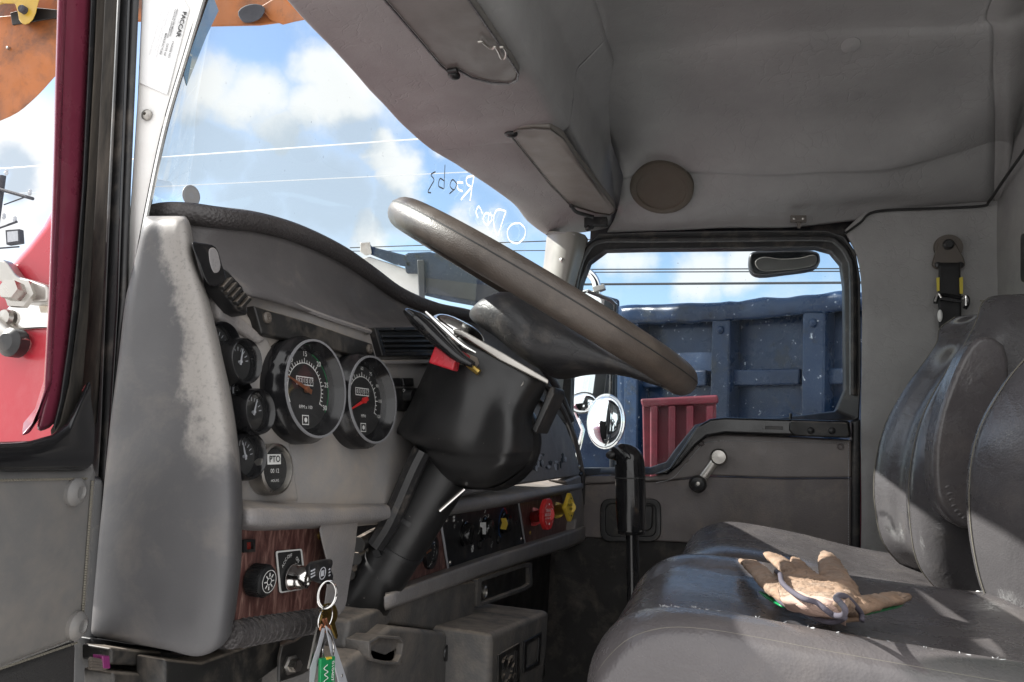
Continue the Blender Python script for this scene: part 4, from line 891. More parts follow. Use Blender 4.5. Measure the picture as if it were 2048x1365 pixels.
put('hose', MB().tube(spline(UL([(580,1420),(640,1340),(676,1270)], y=.86), 6), .009, 10), cons, dash)

# ================================================================== CENTRE CONSOLE
con = thing('centre_console', 'dusty charcoal console under the dashboard with open ashtray and small locked flap', 'console', (-.4, 1.2, -.6))
xc = -.42
put('shroud', MB().prism(lx([(700,1240),(790,1206),(900,1170),(952,1162),(952,1214),(940,1250),(922,1268),(870,1262),(780,1250),(720,1300),(690,1300)], xc), (-.08,0,0)), cons, con, bevel=.006)
dr = put('flap', MB().ring(rnd(lx([(956,1158),(1050,1126),(1064,1126),(1066,1172),(1050,1182),(954,1216)], xc+.004), .006), rnd(lx([(964,1164),(1050,1135),(1058,1135),(1059,1168),(1050,1174),(962,1207)], xc+.004), .004), (-.02,0,0)), cons, con, bevel=.003)
put('flap_face', MB().prism(lx([(958,1160),(1060,1128),(1062,1172),(956,1212)], xc-.004), (-.01,0,0)), blkd, dr)
put('lock', MB().lathe(U(966,1184,x=xc), (1,0,0), [(.011,-.004),(.011,.004),(.008,.006),(.006,.003),(.0,.003)], 20), steel, dr)
bx = MB()
f0 = lx([(984,1268),(1098,1222),(1094,1300),(1080,1420),(980,1420)], -.33)
put('box', MB().prism(f0, (-.16,0,0)), cons, con, bevel=.010, seg=4)
put('box_side', MB().prism(lx([(690,1330),(740,1290),(784,1252),(872,1262),(925,1270),(990,1268),(988,1440),(680,1440)], -.40), (-.12,0,0)), cons, con, bevel=.008)
gr = put('grille', MB().ring(lx([(998,1310),(1040,1286),(1040,1420),(996,1420)], -.327), lx([(1004,1318),(1034,1300),(1034,1414),(1002,1414)], -.327), (-.004,0,0)), blkd, con, bevel=.001)
random.seed(5)
tx = MB()
for k in range(16):
    u = 1006+random.random()*22; v = 1316+random.random()*60; tx.box(U(u, v, x=-.3285), V((.002,0,0)), V((0,.004+random.random()*.004,.002)), V((0,0,.002+random.random()*.004)))
put('grille_mesh', tx, blkd, gr)
put('grille', MB().ring(lx([(1050,1284),(1084,1266),(1080,1330),(1048,1346)], -.327), lx([(1055,1290),(1079,1276),(1076,1324),(1053,1338)], -.327), (-.004,0,0)), blk, con, bevel=.001)
at_ = put('ashtray', MB().ring([U(a, b, x=-.392) for a, b in [(738,1284),(756,1272),(800,1274),(812,1284),(808,1312),(800,1330),(776,1330),(744,1322),(738,1310)]], [U(a, b, x=-.392) for a, b in [(743,1287),(758,1277),(798,1279),(806,1287),(803,1310),(796,1324),(776,1324),(748,1318),(743,1308)]], (-.03,0,0)), cons, con, bevel=.002)
put('ash_bed', MB().prism([U(a, b, x=-.400) for a, b in [(740,1300),(770,1310),(806,1290),(804,1326),(776,1328),(742,1320)]], (-.01,0,0)), dirtf, at_)
put('plug', MB().lathe(U(893,1306,x=-.399), (1,0,0), [(.012,0),(.011,.002),(.0,.002)], 20), blk, con)

# ================================================================== STEERING COLUMN
YC2 = .93
stc = thing('steering_column', 'black steering column rising from the floor to a boxy shroud with a trailer brake lever', 'steering column', tuple(U(640,1345,y=YC2)))
a0, a1 = U(560,1480,y=YC2), U(915,905,y=YC2)
put('column_tube', MB().tube([a0+(a1-a0)*t/8 for t in range(9)], .0335, 24), shroudm, stc)
ct = MB()
put('cable_sleeve', MB().tube(spline(UL([(846,900),(826,940),(796,1010),(776,1052),(752,1090)], y=.892), 5), .0125, 10), blk, stc)
def tie(u, v, r):
    c = U(u, v, y=YC2); d = (a1-a0).normalized(); t = MB().lathe(c, d, [(r,-.003),(r+.0012,-.003),(r+.0012,.003),(r,.003)], 28, capa=False, capb=False)
    t.box(c+V((-.012,-r-.001,-.004)), V((.004,0,.002)), V((0,.003,0)), V((-.002,0,.004)))
    return t
put('cable_tie', tie(797,1095,.0338), blk, stc)
put('cable_tie', tie(826,1035,.0338), blk, stc)
SR = [[(884,678,.905),(905,665,.878),(932,672,.866),(1010,716,.862),(1072,751,.868),(1092,767,.905)],
 [(880,684,.905),(900,674,.868),(931,680,.852),(1008,722,.848),(1068,757,.856),(1091,774,.905)],
 [(864,714,.905),(892,704,.862),(930,706,.846),(1004,748,.846),(1056,778,.854),(1084,792,.905)],
 [(845,754,.905),(882,754,.860),(926,757,.843),(985,785,.845),(1040,804,.850),(1070,818,.905)],
 [(823,802,.905),(862,808,.860),(916,816,.842),(972,822,.846),(1028,828,.842),(1064,838,.905)],
 [(799,848,.905),(838,862,.862),(900,868,.846),(962,866,.849),(1024,862,.836),(1066,866,.905)],
 [(794,866,.912),(834,886,.874),(893,899,.860),(957,903,.852),(1022,900,.838),(1066,896,.905)],
 [(812,878,.925),(840,896,.890),(896,912,.872),(957,918,.856),(1018,914,.842),(1062,910,.905)],
 [(846,908,.925),(868,926,.890),(906,938,.872),(957,942,.858),(1010,936,.850),(1050,934,.910)],
 [(868,944,.93),(890,957,.905),(921,967,.89),(960,972,.880),(1000,964,.885),(1028,954,.925)],
 [(892,963,.955),(906,971,.945),(931,978,.935),(962,980,.930),(990,975,.935),(1008,967,.955)]]
SF = [[U(a_, b_, y=c_) for a_, b_, c_ in r] for r in SR]
sb_ = MB().patch(SF, 6, 5)
sb_.patch([[p*((1.0-(p.y-.905)*.6)/p.y) for p in r] for r in SF], 6, 5)
ed = [p for p in SF[0]]+[r[-1] for r in SF[1:]]+SF[-1][-2::-1]+[r[0] for r in SF[-2:0:-1]]
pe = [p*(.905/p.y) for p in ed]; n_ = len(pe)
sb_.add(pe+[p*(1.0/.905) for p in pe], [[i, (i+1)%n_, n_+(i+1)%n_, n_+i] for i in range(n_)])
sb = put('shroud', sb_, shroudm, stc, smooth=60)
put('split_line', MB().tube([p+V((0,-.0004,0)) for p in spline([SF[k][1]*.45+SF[k][2]*.55 for k in range(2, 8)], 6)], .0006, 5), ink, sb)
put('screw', MB().lathe(U(1038,764,y=.850), (0,-1,.1), [(.0065,0),(.006,.0015),(.004,.001),(.0,-.001)], 16), steel, sb)
put('chrome_cap', MB().ball(U(912,672,y=.90), V((.030,0,-.014)), V((0,.045,0)), V((.008,0,.019)), 24, 14, p=.75), chrome, stc, smooth=180)
tr = put('trim_collar', MB().prism(UL([(905,657),(924,660),(1010,708),(1098,760),(1096,770),(1000,722),(930,678),(908,668)], y=.842), rv((1000,710),.12)), steel, stc, bevel=.002, label='worn metal rim round the top of the shroud')
slot = MB().prism(UL([(908,712),(934,706),(954,716),(958,728),(948,740),(930,732),(910,726)], y=.843), (0,.004,0))
put('lever_slot', slot, dirtf, stc)
pth = UL([(812,622),(846,648),(884,684),(918,714),(946,730)], y=.815)
put('brake_lever', MB().tube(spline(pth, 6), [.006,.0145,.016,.0150,.0125,.009,.006], 18, flat=.62, up=(.6,0,-.55)), blkg, stc, smooth=180, label='glossy black trailer brake paddle')
put('lever_edge', MB().tube(spline([p+V((.004,-.004,.013)) for p in pth[1:]], 6), [.002,.0035,.003,.0015], 8), chrome, stc)
put('lever_flag', MB().prism(UL([(868,694),(884,682),(930,708),(932,716),(918,718),(910,724),(906,742),(856,726)], y=.818), (0,.018,0)), redk, stc, bevel=.003)
put('lever_stem', MB().tube(UL([(920,716),(958,746)], y=.835), .004, 8), brass, stc)
put('tilt_lever', MB().tube(spline(UL([(880,1022),(905,1000),(930,978)], y=.90), 5), .0026, 10), chrome, stc)
put('clamp_plate', MB().prism(UL([(1062,860),(1100,772),(1108,774),(1108,790),(1072,868)], y=.90), (0,.06,0)), blk, stc, bevel=.002)
put('dash_boot', MB().ball(U(985,880,y=1.10), V((.075,0,0)), V((0,.05,0)), V((0,0,.075)), 26, 16), blk, stc, smooth=180)

# ================================================================== STEERING WHEEL
e0, e1 = U(838,452,y=.95), U(1362,758,y=.95)
wc = (e0+e1)/2; ex = (e1-e0).normalized(); nrm = V((ex.z, 0, -ex.x)).normalized(); nrm = -nrm if nrm.z < 0 else nrm
ey = nrm.cross(ex).normalized(); ey = -ey if ey.y < 0 else ey
RW = (e1-e0).length/2
whl = thing('steering_wheel', 'worn brown leather steering wheel with dark padded hub, seen nearly edge on', 'steering wheel', tuple(wc))
rim = MB().tube([wc+ex*(RW*math.cos(a))+ey*(RW*math.sin(a)) for a in [2*math.pi*k/72 for k in range(72)]], .0198, 20, closed=True)
rmo = put('rim', rim, wheelm, whl, smooth=180)
rs = .0199
put('rim_seam', MB().tube([wc+ex*((RW+rs*.94)*math.cos(a))+ey*((RW+rs*.94)*math.sin(a))+nrm*.006 for a in [2*math.pi*k/72 for k in range(72)]], .0009, 5, closed=True), ink, rmo)
st_ = [((953,637),(953,642),.02),((968,624),(966,656),.055),((1000,606),(1004,682),.085),((1042,596),(1046,714),.10),((1085,622),(1086,742),.10),((1116,642),(1116,757),.085),((1170,676),(1164,750),.065),((1240,716),(1232,750),.048),((1310,752),(1298,768),.03),((1346,773),(1338,778),.02)]
hv_ = []
for p, q, dp in st_:
    A_, B_ = U(*p, y=.95), U(*q, y=.95); c = (A_+B_)/2; h = (A_-B_)/2
    hv_.append([c+h*(math.copysign(abs(math.sin(a))**.75, math.sin(a)))+V((0,dp,0))*(math.copysign(abs(math.cos(a))**.75, math.cos(a))) for a in [2*math.pi*k/20 for k in range(20)]])
cols_ = [spline([r[k] for r in hv_], 4) for k in range(20)]; nn_ = len(cols_[0])
vv_ = [cols_[k][j] for j in range(nn_) for k in range(20)]
vv_ = [p+V((0,0,1))*.0022*mnoise.noise(p*22)+V((0,1,0))*.003*mnoise.noise(p*18) for p in vv_]
put('hub_pad', MB().add(vv_, [[j*20+k, j*20+(k+1)%20, (j+1)*20+(k+1)%20, (j+1)*20+k] for j in range(nn_-1) for k in range(20)]+[list(range(20)), [(nn_-1)*20+k for k in range(20)][::-1]]), padm, whl, smooth=180)

# ================================================================== SEATS
ds = thing('driver_seat', 'brown grey leather driver seat in the foreground', 'seat', (.15, .92, -.6))
# driver's cushion is laid out by its real section lines
def cush(ys_, prof, parent, m, solid=.003, name='cushion'):
    rows = [[V((x, y, z)) for x, z in pr] for y, pr in zip(ys_, prof)]
    return put(name, MB().patch(rows, 6, 6), m, parent, smooth=180, solid=solid)
ZT = -.150
dys = [.645,.640,.648,.660,.70,.76,.84,.93,1.02,1.08,1.125,1.145,1.15]
dpr = []
for y, dz, dx in zip(dys, (-.30,-.16,-.035,-.003,.004,-.012,-.020,-.022,-.016,-.004,-.012,-.05,-.2), (.035,.0,.012,.010,.0,-.004,-.010,-.012,-.010,-.006,.01,.02,.03)):
    z = ZT+dz; lo = max(-.5, z-.2)
    x0 = -.118+dx
    dpr.append([(x0+.03, -.52), (x0+.005, min(z-.10, -.26)), (x0, min(z-.055, ZT-.06)), (x0+.014, z-.026), (x0+.042, z-.004), (x0+.09, z+.004), (x0+.20, z-.002), (x0+.34, z-.008), (x0+.5, z-.010), (.60, z-.012)])
cu = cush(dys, dpr, ds, leather)
def row_line(ys_, prof, i, lift=V((-.0003,-.0004,.0006))):
    return [p+lift for p in spline([V((x, ys_[i], z)) for x, z in prof[i]], 6)]
put('seam', MB().tube(row_line(dys, dpr, 3)[10:], .0009, 6), thread, cu)
ln = row_line(dys, dpr, 4)
s2 = MB().tube(ln[10:], .0007, 6)
random.seed(11)
for k in range(60):                                 # frayed threads along the worn seam
    p = ln[26+int(random.random()*(len(ln)-34))]
    s2.tube([p, p+V((random.uniform(-.007,.007), random.uniform(-.005,.005), random.uniform(.0004,.0018)))], .00035, 4)
put('frayed_seam', s2, inkg, cu)
put('seam', MB().tube(row_line(dys, dpr, 9)[10:], .0008, 6), leatherd, cu)

ps = thing('passenger_seat', 'grey leather high-back passenger seat with a folded armrest beside the far door', 'seat', (.2, 1.7, -.6))
yy = [1.44,1.435,1.445,1.47,1.53,1.62,1.72,1.82,1.89,1.95,1.985,1.995,1.99]
pp_ = []
for y, dz, dx in zip(yy, (-.30,-.14,-.04,-.008,.0,-.012,-.016,-.012,-.002,.004,-.02,-.09,-.25), (.05,.0,.01,.005,.0,-.004,-.006,-.004,.0,.004,.012,.02,.03)):
    z = -.192+dz-(0); x0 = -.105+dx
    pp_.append([(x0+.03,-.56),(x0+.005,min(z-.10,-.30)),(x0,min(z-.055,-.25)),(x0+.016,z-.030),(x0+.05,z-.008),(x0+.11,z+.004),(x0+.24,z-.008),(x0+.38,z-.03),(.45,z-.042),(.58,z-.05)])
pc = cush(yy, pp_, ps, leather)
put('seam', MB().tube(row_line(yy, pp_, 3)[10:], .0009, 6), thread, pc)
def seatback(name, parent, levels, m, seam=True, sq=.62, bol=.05, label=None):
    # levels: (z, x_front, y0, y1, depth); the front carries a bolster down each side
    rows = []
    for z, xf, y0, y1, dp in levels:
        w = (y1-y0)/2; yc = (y0+y1)/2; B = bol*min(1, w/.2)
        loop = []
        for t, dx in ((-.0,.022+B*.5),(-.45,.022+B*.5),(-.62,B*.30+.006),(-.78,.004),(-.90,.010),(-.985,.032),(-1,.07)):
            loop.append(V((xf+dx, yc+t*w, z)))
        loop += [V((xf+dp, yc-.97*w, z)), V((xf+dp+.012, yc-.6*w, z)), V((xf+dp+.012, yc+.6*w, z)), V((xf+dp, yc+.97*w, z))]
        for t, dx in ((1,.07),(.985,.032),(.90,.010),(.78,.004),(.62,B*.30+.006),(.45,.022+B*.5)):
            loop.append(V((xf+dx, yc+t*w, z)))
        rows.append(loop)
    n = len(rows[0]); fine = []
    for r in rows: fine.append(spline(r, 4, True))
    k = len(fine[0]); cols = [spline([f[i] for f in fine], 5) for i in range(k)]; m_ = len(cols[0])
    vs = [cols[i][j] for j in range(m_) for i in range(k)]
    fs = [[j*k+i, j*k+(i+1)%k, (j+1)*k+(i+1)%k, (j+1)*k+i] for j in range(m_-1) for i in range(k)]
    fs += [[i for i in range(k)][::-1], [(m_-1)*k+i for i in range(k)]]
    o = put(name, MB().add(vs, fs), m, parent, smooth=180, label=label)
    if seam:
        for idx in (12, 14*4):
            put('seam', MB().tube([cols[idx][j]+V((-.0012,0,0)) for j in range(m_)], .0008, 6), thread, o)
    return o
sbk = seatback('backrest', ps, [(-.30,.40,1.50,1.90,.14),(-.25,.36,1.46,1.93,.15),(-.19,.305,1.445,1.875,.17),(-.11,.288,1.435,1.880,.18),(-.03,.288,1.435,1.880,.18),(.06,.306,1.44,1.875,.17),(.14,.342,1.445,1.860,.16),(.19,.372,1.45,1.840,.15),(.235,.395,1.46,1.810,.14),(.272,.410,1.48,1.85,.13),(.292,.432,1.52,1.81,.10)], leatherd)
put('seam', MB().tube(spline(UL([(1960,602),(1985,606),(2000,640),(1990,662),(1968,690)], y=1.535), 5), .0014, 6), thread, sbk)
arm = [(1940,690),(1968,672),(2010,690),(2020,760),(2000,880),(1965,1010),(1946,1056),(1922,1056),(1890,1030),(1870,985),(1868,900),(1882,820),(1912,740)]
am = put('folded_armrest', MB().prism(UL(sp2(arm, 2, True), y=1.36), (0,.07,0)), leather, ps, bevel=.022, seg=5)
for k in range(7):
    a = [(1903,1000),(1908,1012),(1914,1022),(1921,1030),(1929,1036),(1899,988),(1896,974)][k]
    put('pucker', MB().ball(U(*a, y=1.362), V((.007,0,.003)), V((0,.0028,0)), V((-.002,0,.0036)), 10, 8), leather, am, smooth=180)
# driver's backrest: only its front bolster line shows at the picture's right edge
dlev = [(-.26,.40,.66,1.12,.13),(-.214,.335,.64,1.14,.15),(-.176,.300,.625,1.15,.16),(-.115,.284,.615,1.155,.17),(-.04,.279,.615,1.155,.17),(.03,.288,.62,1.15,.16),(.097,.318,.63,1.14,.15),(.144,.351,.645,1.13,.14),(.20,.39,.67,1.10,.13),(.26,.44,.72,1.06,.10)]
dbk = seatback('backrest', ds, dlev, leatherd, bol=.07)
put('recliner_cap', MB().lathe(U(1962,1215,y=1.16), (0,-1,0), [(.022,0),(.022,.006),(.016,.010),(.0,.011)], 24), chrome, ds)
put('seat_base', MB().prism([V((-.05,.72,-.5)), V((.5,.72,-.5)), V((.5,1.1,-.5)), V((-.05,1.1,-.5))], (0,0,-.36)), blk, ds, bevel=.01)
put('seat_base', MB().prism([V((-.02,1.5,-.54)), V((.5,1.5,-.54)), V((.5,1.93,-.54)), V((-.02,1.93,-.54))], (0,0,-.32)), blk, ps, bevel=.01)

# ================================================================== SEAT BELT
YB = 2.13
bl = thing('seat_belt', 'black seat belt hanging from a brown triangular anchor on the grey side wall', 'seat belt', tuple(U(1893,500,y=2.17)))
put('anchor_plate', MB().prism(rnd(UL([(1880,478),(1906,478),(1928,516),(1932,530),(1924,538),(1874,538),(1864,530),(1868,516)], y=YB+.02), .006), (0,.012,0)), beltp, bl, bevel=.003)
put('anchor_boss', MB().lathe(U(1896,496,y=YB+.034), (0,-1,0), [(.034,0),(.033,.008),(.0,.008)], 28), beltp, bl)
put('bolt', MB().lathe(U(1896,490,y=YB+.02), (0,-1,0), [(.013,0),(.013,.007),(.009,.011),(.0,.011)], 16), blk, bl)
for px in ((1876,530),(1921,530)): put('rivet', MB().lathe(U(*px,y=YB+.02), (0,-1,0), [(.008,0),(.007,.003),(.0,.004)], 12), blk, bl)
web = [UL([(1878,526),(1876,600),(1880,700),(1882,760),(1884,900)], y=YB+.012), UL([(1920,526),(1922,600),(1922,680),(1918,760),(1914,900)], y=YB+.012)]
put('webbing', MB().patch([web[0], [a*.5+b*.5 for a, b in zip(*web)], web[1]], 6, 4), belt, bl, smooth=180, solid=.003)
put('tongue', MB().tube(spline(UL([(1871,608),(1873,596),(1884,590),(1922,596),(1933,594),(1936,606),(1930,618)], y=YB), 5), .005, 8).prism(UL([(1880,586),(1922,592),(1924,606),(1880,600)], y=YB), (0,.006,0)), blkg, bl)
put('clip', MB().tube(spline(UL([(1870,604),(1876,588),(1882,596)], y=YB-.004), 5), .003, 8).tube(spline(UL([(1924,600),(1931,592),(1932,612)], y=YB-.004), 5), .003, 8), chrome, bl)
put('label_tab', MB().prism(UL([(1873,556),(1879,555),(1879,582),(1874,583)], y=YB+.006), (0,.003,0)).prism(UL([(1919,556),(1926,554),(1926,588),(1920,588)], y=YB+.006), (0,.003,0)), yellowt, bl)
put('belt_stop', MB().ball(U(1880,632,y=YB+.004), V((.006,0,0)), V((0,.006,0)), V((0,0,.016)), 12, 10), white, bl)

# ================================================================== SUN VISORS
def visor(nm, lbl, pts, off, m, edge):
    ob = thing('sun_visor', lbl, 'sun visor', tuple(sum(pts, V())/len(pts)))
    n = (pts[2]-pts[0]).cross(pts[1]-pts[0]).normalized(); n = -n if n.z > 0 else n
    put('visor_panel', MB().prism(pts, -n*.018), m, ob, bevel=.006, seg=4)
    c = sum(pts, V())/len(pts)
    put('piping', MB().tube([c+(p-c)*.985+n*.0015 for p in pts], .0022, 6, closed=True), edge, ob)
    return ob
zv = .628
dv = [(740,-40),(762,-8),(800,36),(850,94),(880,130),(898,145),(918,141),(945,156),(985,166),(1020,168),(1036,160),(1038,146),(1020,118),(985,66),(945,8),(915,-40)]
v1 = visor('d', 'larger grey driver sun visor folded against the headliner above the wheel', UL(dv, z=zv)[::1], 0, visord, leatherd)
put('hinge_clip', MB().ball(U(908,151,z=zv-.004), V((.010,.006,0)), V((-.004,.010,0)), V((0,0,.008)), 14, 10).tube(UL([(896,143),(914,140)], z=zv-.004), .004, 8), blk, v1)
pvp = [(1016,266),(1035,257),(1066,254),(1100,256),(1126,275),(1150,312),(1190,364),(1228,412),(1230,424),(1220,430),(1192,426),(1165,418),(1140,410),(1100,370),(1050,308)]
pvz = [U(a, b, z=.634-.012*max(0, (b-360)/70)) for a, b in pvp]
v2 = visor('p', 'smaller taupe passenger sun visor beside the round speaker grille', pvz, 0, visorv, wheelm)
put('hinge_clip', MB().ball(U(1022,268,z=.632), V((.014,.004,0)), V((-.004,.010,0)), V((0,0,.009)), 14, 10), blk, v2)
put('pivot_arm', MB().tube(spline(UL([(1142,412),(1152,424),(1170,430),(1186,434)], z=.615), 5), .0055, 8), blk, v2)
put('pivot_bracket', MB().prism(rnd(UL([(1168,430),(1184,430),(1185,434),(1214,434),(1214,451),(1186,451),(1184,456),(1168,456)], y=2.12), .004), (0,.02,0)), blk, v2, bevel=.002)
put('pivot_ball', MB().ball(U(1176,457,y=2.11), V((.009,0,0)), V((0,.009,0)), V((0,0,.009)), 12, 10), blk, v2)
hk = MB().tube(spline(UL([(956,84),(964,84),(974,92),(984,98),(990,94),(997,104),(1003,117),(1010,116),(1012,104),(1006,95),(1000,95)], z=zv-.006), 6), .0022, 8)
tag(put('wire_clip', hk, steel), 'bent steel wire clip slid over the edge of the driver sun visor', 'wire clip')

# ================================================================== GEAR LEVER
YG = 1.30
gl = thing('gear_lever', 'black gear lever with a hooked grip rising in front of the door pocket', 'gear lever', tuple(U(1268,1240,y=YG)))
put('rod', MB().tube(UL([(1268,1260),(1264,1060)], y=YG), .0105, 16), blkg, gl)
kn = [U(a, b, y=YG) for a, b in ((1263,1068),(1262,1020),(1261,975),(1260,940),(1256,918),(1240,908),(1224,906))]
put('grip', MB().tube(spline(kn, 5), [.0225,.0250,.0250,.0250,.0245,.0185,.009], 22), blkg, gl, smooth=180)
put('grip_seam', MB().lathe(U(1260,956,y=YG), (kn[2]-kn[3]), [(.0252,-.0012),(.0256,0),(.0252,.0012)], 28, capa=False, capb=False), ink, gl)
put('finger_switch', MB().ball(U(1224,910,y=YG-.006), V((.010,0,.003)), V((0,.010,0)), V((-.003,0,.007)), 16, 12), blk, gl)

# ================================================================== GLOVE on the driver's seat
ZG = -.140
def G(u, v, h=0.0): return U(u, v, z=-.157+h*1.05)
gv = thing('work_glove', 'tan leather work glove lying palm up on the driver seat cushion', 'glove', tuple(G(1640,1190)))
def finger(pts, rad, nm='finger', m=None, flat=.5):
    p = [G(u, v, h) for u, v, h in pts]
    b = MB().tube(spline(p, 16), rad, 28, flat=flat, up=(0,0,1))
    t = (p[0]-p[1]).normalized(); b.ball(p[0], t*rad[0]*.8, t.cross(V((0,0,1)))*rad[0], V((0,0,rad[0]*flat)), 24, 14)
    crumple(b, .0032, 46)
    return put(nm, b, m or glovem, gv, smooth=180)
finger([(1488,1126,.008),(1502,1132,.010),(1526,1154,.012),(1556,1184,.014),(1590,1204,.014)], [.0070,.0115,.0128,.0130,.013])
finger([(1536,1112,.010),(1550,1120,.012),(1574,1138,.014),(1602,1160,.016),(1622,1180,.014)], [.0070,.0112,.0122,.0128,.013])
finger([(1588,1118,.016),(1594,1128,.016),(1606,1146,.016),(1624,1166,.016),(1640,1184,.014)], [.003,.0085,.011,.014,.014])
finger([(1652,1110,.012),(1658,1126,.014),(1668,1152,.018),(1682,1182,.018),(1694,1206,.014)], [.008,.0135,.0155,.0165,.015])
finger([(1812,1197,.010),(1798,1198,.012),(1762,1205,.012),(1720,1214,.013),(1684,1216,.013)], [.006,.0095,.0115,.014,.015], 'thumb')
put('thumb_back', MB().tube(spline([G(1808,1203,.004),G(1790,1212,.003),G(1750,1220,.003),G(1712,1228,.003)], 4), [.002,.005,.006,.006], 12, flat=.4, up=(0,0,1)), greent, gv, smooth=180)
put('finger_back', MB().tube(spline([G(1520,1184,.002),G(1540,1196,.002),G(1570,1214,.003)], 4), [.002,.005,.004], 12, flat=.4, up=(0,0,1)), greent, gv, smooth=180)
pm = []
for r in ([(1548,1150,.010),(1590,1148,.016),(1640,1158,.020),(1690,1172,.020),(1716,1192,.012)],
          [(1552,1172,.016),(1592,1172,.022),(1638,1178,.024),(1686,1190,.026),(1714,1206,.018)],
          [(1560,1192,.020),(1600,1194,.026),(1640,1198,.030),(1682,1206,.032),(1708,1216,.022)],
          [(1570,1206,.016),(1606,1214,.022),(1644,1222,.020),(1676,1226,.022),(1704,1230,.014)]):
    pm.append([G(a, b, h) for a, b, h in r])
put('palm', crumple(MB().patch(pm, 22, 22), .0042, 52), glovem, gv, smooth=180, solid=.004)
put('cuff_lining', MB().patch([[G(a, b, h) for a, b, h in r] for r in ([(1560,1188,.022),(1606,1190,.030),(1650,1196,.034),(1690,1204,.034)], [(1568,1202,.020),(1612,1210,.026),(1654,1218,.026),(1690,1224,.024)], [(1580,1214,.012),(1620,1226,.014),(1660,1236,.014),(1692,1242,.012)])], 18, 18, wob=.004, wsc=48), glovep, gv, smooth=180, solid=.004)
put('cuff_back', MB().patch([[G(a, b, h) for a, b, h in r] for r in ([(1542,1180,.006),(1590,1204,.006),(1650,1226,.006),(1720,1222,.006)], [(1552,1200,.003),(1600,1222,.003),(1660,1240,.003),(1726,1240,.003)])], 8, 6, wob=.002, wsc=60), glovem, gv, smooth=180, solid=.004)
pa = [(1552,1150,.014),(1560,1156,.024),(1564,1172,.028),(1580,1188,.028),(1606,1204,.028),(1632,1212,.026),(1650,1226,.022),(1668,1238,.018),(1686,1238,.022),(1690,1226,.030),(1680,1212,.034),(1672,1204,.036),(1680,1198,.034),(1694,1202,.028),(1708,1216,.020),(1722,1234,.010),(1724,1248,.006)]
pb = [(1554,1166,.016),(1544,1172,.012),(1546,1188,.010),(1560,1206,.009),(1590,1222,.008),(1622,1234,.008),(1650,1246,.008),(1676,1246,.010),(1690,1238,.016)]
put('cuff_piping', MB().tube(spline([G(a_, b_-7, h_+.005) for a_, b_, h_ in pa], 6), .0024, 10).tube(spline([G(a_, b_-3, h_+.003) for a_, b_, h_ in pb], 6), .0024, 10), piping, gv, smooth=180)

# ================================================================== KEYS
YK = .70
XK = -.372
ky = thing('ignition_key', 'ignition key with black plastic head, turned in the dashboard lock', 'key', tuple(ci))
kb = ci+AXI*.020
kt = U(642,1146,x=XK)
kd = (kt-kb).normalized(); ku = V((0,0,1)); ku = (ku-kd*ku.dot(kd)).normalized()
put('blade', MB().box((kb+kt)/2, (kt-kb)/2, ku*.0040, kd.cross(ku)*.0011), steel, ky, bevel=.0006)
ks = kd.cross(ku); ks = -ks if ks.y > 0 else ks
hc = U(643,1147,x=XK+.006)
hd_ = [U(a, b, x=XK+.006) for a, b in [(618,1134),(626,1126),(650,1121),(666,1120),(667,1128),(663,1140),(668,1152),(666,1164),(662,1170),(640,1168),(624,1162),(618,1150)]]
put('key_head', MB().prism(hd_, (-.006,.004,0)), blk, ky, bevel=.0018)
em = MB().lathe(U(645,1147,x=XK+.0068), (1,0,0), [(.0050,0),(.0050,.0004),(.0058,.0004),(.0058,0)], 24, capa=False, capb=False)
for k in range(3):
    em.box(U(626,1141+k*6,x=XK+.0068), V((.0003,0,0)), V((0,.0034,.0004)), V((0,0,.0006))); em.box(U(659,1139+k*6,x=XK+.0068), V((.0003,0,0)), V((0,.0012,.0002)), V((0,0,.0006)))
for d in (-.0020, 0, .0020): em.box(U(645,1147,x=XK+.0068)+V((0,d,0)), V((.0003,0,0)), V((0,.0005,0)), V((0,0,.0026)))
put('emblem', em, greyt, ky, smooth=0)
def loop(c, r, a, b, rw, n=36): return MB().tube([c+a*(r*math.cos(2*math.pi*k/n))+b*(r*math.sin(2*math.pi*k/n)) for k in range(n)], rw, 8, closed=True)
xk = XK+.010
c1 = U(653,1190,x=xk); kr = loop(c1, .0125, V((.45,.55,0)), V((0,0,1)), .0008); q = loop(c1+V((0,.0022,0)), .0125, V((.45,.55,0)), V((0,0,1)), .0008); kr.add(q.v, q.f)
kro = put('key_ring', kr, chrome); tag(kro, 'upper split ring hanging from the black ignition key head', 'key ring')
c2 = U(651,1236,x=xk); k2 = loop(c2, .0105, V((.15,.95,0)), V((0,.1,1)), .0007)
tag(put('key_ring', k2, chrome), 'lower split ring joining the brass key and the tags', 'key ring')
bk = thing('brass_key', 'small brass key on the lower split ring behind the tags', 'key', tuple(U(662,1240,x=xk-.01)))
put('bow', MB().prism([U(a, b, x=xk-.008) for a, b in sp2([(646,1216),(658,1207),(670,1210),(676,1226),(672,1244),(660,1252),(648,1244)], 3, True)], (-.0022,0,0)), brass, bk, bevel=.0006)
put('blade', MB().prism(UL([(662,1248),(670,1246),(676,1272),(674,1278),(664,1256)], x=xk-.008), (-.002,0,0)), brass, bk)
k3 = thing('steel_key', 'long narrow key hanging edge on left of the tags', 'key', tuple(U(636,1250,x=xk)))
put('bow', MB().prism(UL([(640,1222),(648,1230),(644,1258),(636,1256)], x=xk-.003), (-.002,.004,0)), brass, k3, bevel=.0006)
put('blade', MB().prism(UL([(636,1254),(644,1256),(632,1312),(622,1342),(618,1338)], x=xk-.003), (-.002,0,0)), steel, k3)
lk = MB().tube(spline(UL([(646,1240),(650,1250),(646,1262),(640,1258),(644,1250)], x=xk+.002), 5), .0012, 8).tube(spline(UL([(652,1238),(655,1248),(660,1258),(652,1264),(648,1256)], x=xk+.003), 5), .0012, 8)
